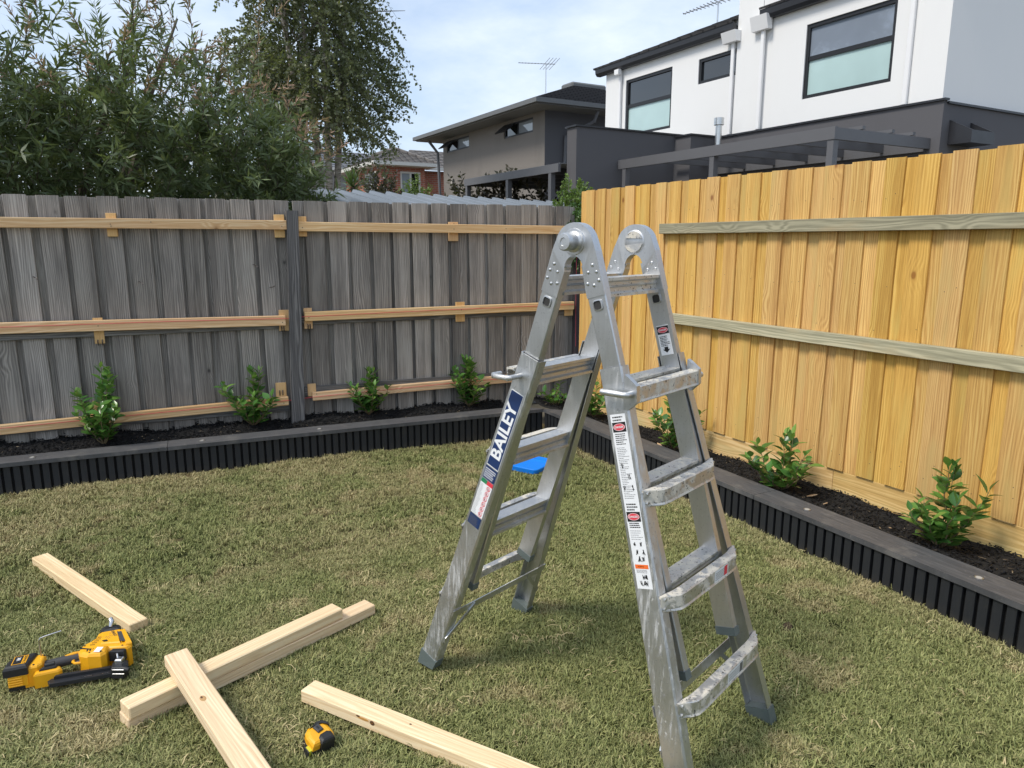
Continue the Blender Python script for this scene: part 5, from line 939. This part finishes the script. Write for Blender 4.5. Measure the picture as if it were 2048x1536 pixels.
# ------------------------------------------------------------------ trees and bushes beyond the fence
def sprigs(base, dirn, length, nleaf, ll, lw, ang, droop, rng, tone_fn, jit=.3):
    """base (n,3), dirn (n,3) unit, length (n,) -> leaf rhombs along each shoot; returns V,F,tone,stem segments"""
    n_ = len(base); k = nleaf; s_ = np.linspace(.08, 1, k)[None, :, None]+rng.uniform(-.02, .02, (n_, k, 1))
    dn = np.array([0, 0, -1.0]); p = base[:, None]+dirn[:, None]*length[:, None, None]*s_+dn*(droop*length[:, None, None])*s_**2
    ax = dirn[:, None]+dn*2*droop*s_; ax /= np.linalg.norm(ax, axis=2, keepdims=True)
    ref = np.where(np.abs(ax[..., 2:]) > .9, np.array([1., 0, 0]), np.array([0, 0, 1.])); a = np.cross(ax, ref); a /= np.linalg.norm(a, axis=2, keepdims=True); b = np.cross(ax, a)
    th = (np.arange(k)*2.4)[None, :, None]+rng.random((n_, 1, 1))*6.28+rng.normal(0, .4, (n_, k, 1)); an = ang+rng.normal(0, jit, (n_, k, 1))
    d = ax*np.cos(an)+(a*np.cos(th)+b*np.sin(th))*np.sin(an); d[..., 2] -= rng.uniform(0, .15, (n_, k)); d /= np.linalg.norm(d, axis=2, keepdims=True)
    rv = rng.normal(size=d.shape); w = np.cross(d, rv); w /= np.linalg.norm(w, axis=2, keepdims=True)
    L_ = ll*rng.uniform(.65, 1.2, (n_, k, 1)); W_ = lw*rng.uniform(.7, 1.2, (n_, k, 1))
    V = np.stack([p, p+d*L_*.45+w*W_*.5, p+d*L_, p+d*L_*.45-w*W_*.5], 2).reshape(-1, 3); F = np.arange(n_*k*4).reshape(-1, 4)
    tone = np.repeat(tone_fn(np.broadcast_to(s_[..., 0], (n_, k)), n_, k).ravel(), 4)
    return V, F, tone, (p[:, 0], p[:, -1], p[:, k//2])
def stems_mesh(name, S_, mat, parent, r=.004):
    p0, p1, pm = S_; n_ = len(p0); off = np.array([[1, 0, 0], [-.5, .87, 0], [-.5, -.87, 0]])*r
    V = np.concatenate([p0[:, None]+off, pm[:, None]+off*.8, p1[:, None]+off*.4], 1).reshape(-1, 3); b = np.arange(n_)[:, None]*9; F = []
    for lev in (0, 3):
        for i in range(3): j = (i+1) % 3; F.append(b+np.array([lev+i, lev+j, lev+3+j, lev+3+i]))
    return np_mesh(name, V, np.concatenate(F), mat, parent)
def unit(v): return v/np.linalg.norm(v, axis=1, keepdims=True)
M['bbleaf'] = leafmat('bottlebrush_leaf', (.065, .095, .042), (.135, .180, .078), (.29, .325, .155), .34, .32); M['bbpink'] = leafmat('bottlebrush_new_growth', (.20, .16, .10), (.38, .23, .16), (.50, .30, .23), .5, .3)
M['birch'] = leafmat('birch_leaf', (.070, .085, .045), (.145, .165, .082), (.31, .315, .18), .36, .36); M['bark'] = simple('grey_brown_bark', (.13, .105, .08), .9, sc=30, var=.4)
t = NT('birch_bark'); q = t.sep(t.pos()); f = t.noise(t.vmul(t.pos(), (8., 8., 40.)), 1, 4, .65); g_ = t.noise(t.pos(), 7, 3, .6); c = t.ramp(f, (.34, (.05, .042, .035)), (.5, (.36, .32, .27)), (.75, (.52, .48, .42))); t.set(col=t.mix(t.math('MULTIPLY', t.ss(g_, .5, .7), .5), c, (.16, .13, .1)), rough=.8); M['bbark'] = t.m
rng = np.random.default_rng(21)
# --- bottlebrush tree spilling over the grey fence
TW = []
bb = empty('bottlebrush_tree', (-.4, 6.75, 0)); tag(bb, 'big dense bottlebrush tree with narrow leaves and bronze tips behind the grey fence', 'tree'); O_ = np.array([-.4, 6.75, 0])
def top_bb(x): return np.interp(x, [-3.6, -1.5, -.6, .2, .75, 1.05, 1.35, 1.6], [3.9, 3.75, 3.40, 3.50, 3.30, 3.0, 2.62, 2.05])
n_ = 3000; x = rng.uniform(-3.3, 1.46, n_*3); y = rng.uniform(5.62, 7.7, n_*3); u = rng.random(n_*3); tz = top_bb(x); z = 1.45+(tz-1.45)*u
mid = (y-6.65)/1.05; keep = (rng.random(n_*3) < np.where(np.abs(mid) > .45, 1.0, .45)) & (z < tz-.5*mid**2+.1) & (rng.random(n_*3) < np.interp(u, [0, .4, .6, .8, 1], [1, 1, .30, .10, .06])) & ~((y < 5.80) & (z < 1.80)) & ~((u > .55) & (y > 6.9))
P_ = np.stack([x, y, z], 1)[keep][:n_]; uu = u[keep][:n_]
D_ = unit(np.stack([rng.normal(0, .55, len(P_))+.25*(P_[:, 0] > 1.0), rng.normal(0, .45, len(P_))-.45*(P_[:, 1] < 6.5), rng.normal(.35, .4, len(P_))+.9*uu], 1)); Ln = rng.uniform(.22, .42, len(P_))+.22*(uu > .8)*rng.random(len(P_))
new = (uu > .42) & (rng.random(len(P_)) < np.where(P_[:, 0] > .2, .62, .3))
tf = lambda s_, a, b: np.clip(rng.beta(2, 2.6, (a, b))*.8+.25*(s_ > .8)*rng.random((a, 1)), 0, 1)
V, F, T_, S1 = sprigs(P_[~new]-O_, D_[~new], Ln[~new], 30, .098, .0185, .85, .10, rng, tf); np_mesh('foliage', V, F, M['bbleaf'], bb, dict(tone=T_)); TW.append(S1); (lambda *a: None)('twigs', S1, M['bark'], bb)
V, F, T_, S1 = sprigs(P_[new]-O_, D_[new], Ln[new], 16, .095, .018, .85, .06, rng, tf); np_mesh('foliage', V, F, M['bbleaf'], bb, dict(tone=T_)); TW.append(S1); (lambda *a: None)('twigs', S1, M['bark'], bb)
tips = P_[new]-O_+D_[new]*Ln[new][:, None]*.8; V, F, T_, S1 = sprigs(tips, D_[new], Ln[new]*.6, 18, .062, .012, .75, .02, rng, tf); np_mesh('new_growth', V, F, M['bbpink'], bb, dict(tone=T_))['kind'] = 'stuff'; TW.append(S1); (lambda *a: None)('twigs', S1, M['bark'], bb, .003)
stems_mesh('twigs', tuple(np.concatenate([q[i] for q in TW]) for i in range(3)), M['bark'], bb)['kind'] = 'stuff'
tr = MB()
for i in range(9):
    a = random.uniform(0, 6.28); e_ = Vector((random.uniform(-2.2, 1.6), random.uniform(-.6, .5), random.uniform(2.3, 3.2))); b0 = Vector((random.uniform(-.25, .25), random.uniform(-.2, .2), -.05)); m_ = b0.lerp(e_, .45)+Vector((0, 0, .35)); tr.tube([b0, b0.lerp(m_, .5)+Vector((0, 0, .1)), m_, m_.lerp(e_, .5)+Vector((0, 0, .12)), e_], [.06, .05, .035, .022, .008], 7)
tr.build('trunk', M['bark'], bb, smooth=True)
# --- weeping birch
bi = empty('birch_tree', (3.45, 12.5, 0)); tag(bi, 'tall weeping birch with pale slender trunks and small leaves', 'tree'); O_ = np.array([3.45, 12.5, 0])
tr = MB(); lims = []
for i, (dx, dy, h_) in enumerate(((-.75, .1, 7.5), (.05, -.1, 8.2), (.55, .15, 7.0), (-.25, .4, 6.8))):
    P2 = [Vector((.06*i-.1, 0, -.05)), Vector((dx*.25, dy*.3, 2.0)), Vector((dx*.5, dy*.5, 3.4)), Vector((dx*.8, dy*.8, 5.2)), Vector((dx, dy, h_))]; tr.tube(P2, [.085, .065, .05, .035, .01], 8); lims.append(P2)
for i in range(46):
    Lm = lims[i % 4]; s_ = random.uniform(.9, 3.9); j = int(s_); p0 = Lm[j].lerp(Lm[min(j+1, 4)], s_-j); a = random.uniform(0, 6.28); l_ = random.uniform(.5, 1.2); e_ = p0+Vector((math.cos(a)*l_, math.sin(a)*l_, random.uniform(.1, .6))); tr.tube([p0, p0.lerp(e_, .5)+Vector((0, 0, .1)), e_], [.018, .012, .004], 5)
tr.build('trunk', M['bbark'], bi, smooth=True)
n_ = 2700; z = rng.uniform(2.75, 8.3, n_*2); rad = np.interp(z, [2.3, 3.0, 4.0, 5.5, 7, 8.3], [.6, .95, 1.22, 1.28, 1.0, .3]); a = rng.random(n_*2)*6.283; rr = np.sqrt(rng.random(n_*2))*rad; x = rr*np.cos(a)-.12+.1*np.sin(z*2.1); y = rr*np.sin(a)
cl = np.sin(x*3.1+z*1.7)+np.sin(y*2.3-z*2.6+x)+np.sin(z*3.7+x*2); keep = (cl > -.75) & ~((z < 3.3) & (rng.random(n_*2) < .35)) & ~((x > .35) & (z < 4.1) & (rng.random(n_*2) < .45))
P_ = np.stack([x, y, z], 1)[keep][:n_]; D_ = unit(np.stack([np.cos(a), np.sin(a), rng.normal(-.3, .5, n_*2)], 1)[keep][:n_]+rng.normal(0, .35, (len(P_), 3))); Ln = rng.uniform(.28, .6, len(P_))
V, F, T_, S1 = sprigs(P_, D_, Ln, 24, .064, .046, 1.1, .55, rng, tf, .4); np_mesh('crown', V, F, M['birch'], bi, dict(tone=T_)); stems_mesh('twigs', S1, M['bark'], bi, .004)['kind'] = 'stuff'
# --- bushes and other plants
def bush(name, label, cat, c_, rx, ry, h_, n_, ll, lw, mat, nleaf=14, droop=.1, z0=0.0, group=None, up=.5, tall=None):
    r = empty(name, c_); tag(r, label, cat, group); a = rng.random(n_)*6.283; el = np.arcsin(rng.random(n_)**.7); q = rng.uniform(.55, 1.0, n_)
    p = np.stack([np.cos(a)*np.cos(el)*rx*q, np.sin(a)*np.cos(el)*ry*q, z0+np.sin(el)*(h_-z0)*q*.92+.05], 1)
    if tall is not None: p[:, 2] *= 1+.25*np.sin(p[:, 0]*7+1)
    d = unit(np.stack([np.cos(a)*np.cos(el), np.sin(a)*np.cos(el), np.sin(el)+up], 1)+rng.normal(0, .35, (n_, 3)))
    V, F, T_, S1 = sprigs(p, d, np.full(n_, ll*3.2)*rng.uniform(.6, 1.2, n_), nleaf, ll, lw, .9, droop, rng, tf); np_mesh('foliage', V, F, mat, r, dict(tone=T_)); stems_mesh('stems', S1, M['bark'], r, .004)
    b = MB()
    for i in range(6): b.tube([(0, 0, 0), (random.uniform(-.3, .3)*rx, random.uniform(-.3, .3)*ry, h_*.4), (random.uniform(-.7, .7)*rx, random.uniform(-.7, .7)*ry, h_*.8)], [.025, .018, .006], 5)
    b.build('trunk', M['bark'], r); return r
M['phot'] = leafmat('dark_bronze_leaf', (.022, .022, .018), (.055, .045, .032), (.15, .10, .07), .32, .15); M['lime'] = leafmat('light_green_leaf', (.07, .13, .03), (.15, .24, .05), (.28, .36, .09), .4, .3); M['mids'] = leafmat('mid_green_leaf', (.03, .085, .022), (.07, .16, .035), (.17, .29, .07), .4, .25); M['yucl'] = leafmat('yucca_leaf', (.05, .10, .035), (.10, .18, .06), (.2, .28, .10), .4, .2)
bush('dark_bush', 'dark bronze leafed bush in front of the brick house', 'bush', (8.35, 23.5, 0), .85, .8, 3.95, 420, .16, .075, M['phot'])
bush('light_bush', 'light green bush right of the dark bronze bush', 'bush', (9.9, 24.5, 0), 1.1, .8, 3.85, 420, .12, .05, M['lime'])
bush('hedge_bush', 'dark bronze hedge bush left of the carport posts', 'bush', (7.5, 15.4, 0), .8, .6, 2.95, 330, .12, .06, M['phot'], group='dark hedge bushes by the carport')
bush('hedge_bush', 'dark bronze hedge bush between the two carport posts', 'bush', (7.6, 13.7, 0), .7, .6, 2.85, 360, .12, .06, M['phot'], group='dark hedge bushes by the carport')
bush('hedge_bush', 'dark bronze hedge bush beside the charcoal wing wall', 'bush', (7.6, 12.2, 0), .65, .5, 2.75, 300, .11, .055, M['phot'], group='dark hedge bushes by the carport')
bush('corner_shrub', 'fine leafed bright green shrub spilling over the fence corner', 'shrub', (3.60, 5.38, 0), .42, .34, 1.60, 620, .028, .018, M['lime'], nleaf=26, up=.3, z0=.9, tall=1)
bush('corner_climber', 'small leafed stems hanging over the end of the yellow fence', 'climber', (3.40, 4.93, 0), .09, .10, 1.86, 120, .022, .014, M['mids'], nleaf=22, droop=.8, up=-.4, z0=1.2)
yu = empty('yucca', (5.66, 18.2, 0)); tag(yu, 'spiky green yucca head behind the shed roof', 'yucca'); b = MB(); b.tube([(0, 0, -.05), (0, 0, 2.8)], [.1, .07], 8); b.build('trunk', M['bark'], yu)
n_ = 110; a = rng.random(n_)*6.283; el = rng.uniform(-.35, 1.45, n_); d = np.stack([np.cos(a)*np.cos(el), np.sin(a)*np.cos(el), np.sin(el)], 1); side = np.stack([-np.sin(a), np.cos(a), np.zeros(n_)], 1); p0 = np.tile([0, 0, 2.8], (n_, 1)); L_ = rng.uniform(.45, .65, (n_, 1)); W_ = .028
V = np.stack([p0-side*W_*.6, p0+side*W_*.6, p0+d*L_*.5+side*W_, p0+d*L_*.5-side*W_, p0+d*L_+np.array([0, 0, -.06])], 1).reshape(-1, 3); b_ = np.arange(n_)[:, None]*5
np_mesh('leaves', V, [b_+np.array([0, 1, 2, 3]), b_+np.array([3, 2, 4])], M['yucl'], yu, dict(tone=np.repeat(rng.random(n_), 5)))
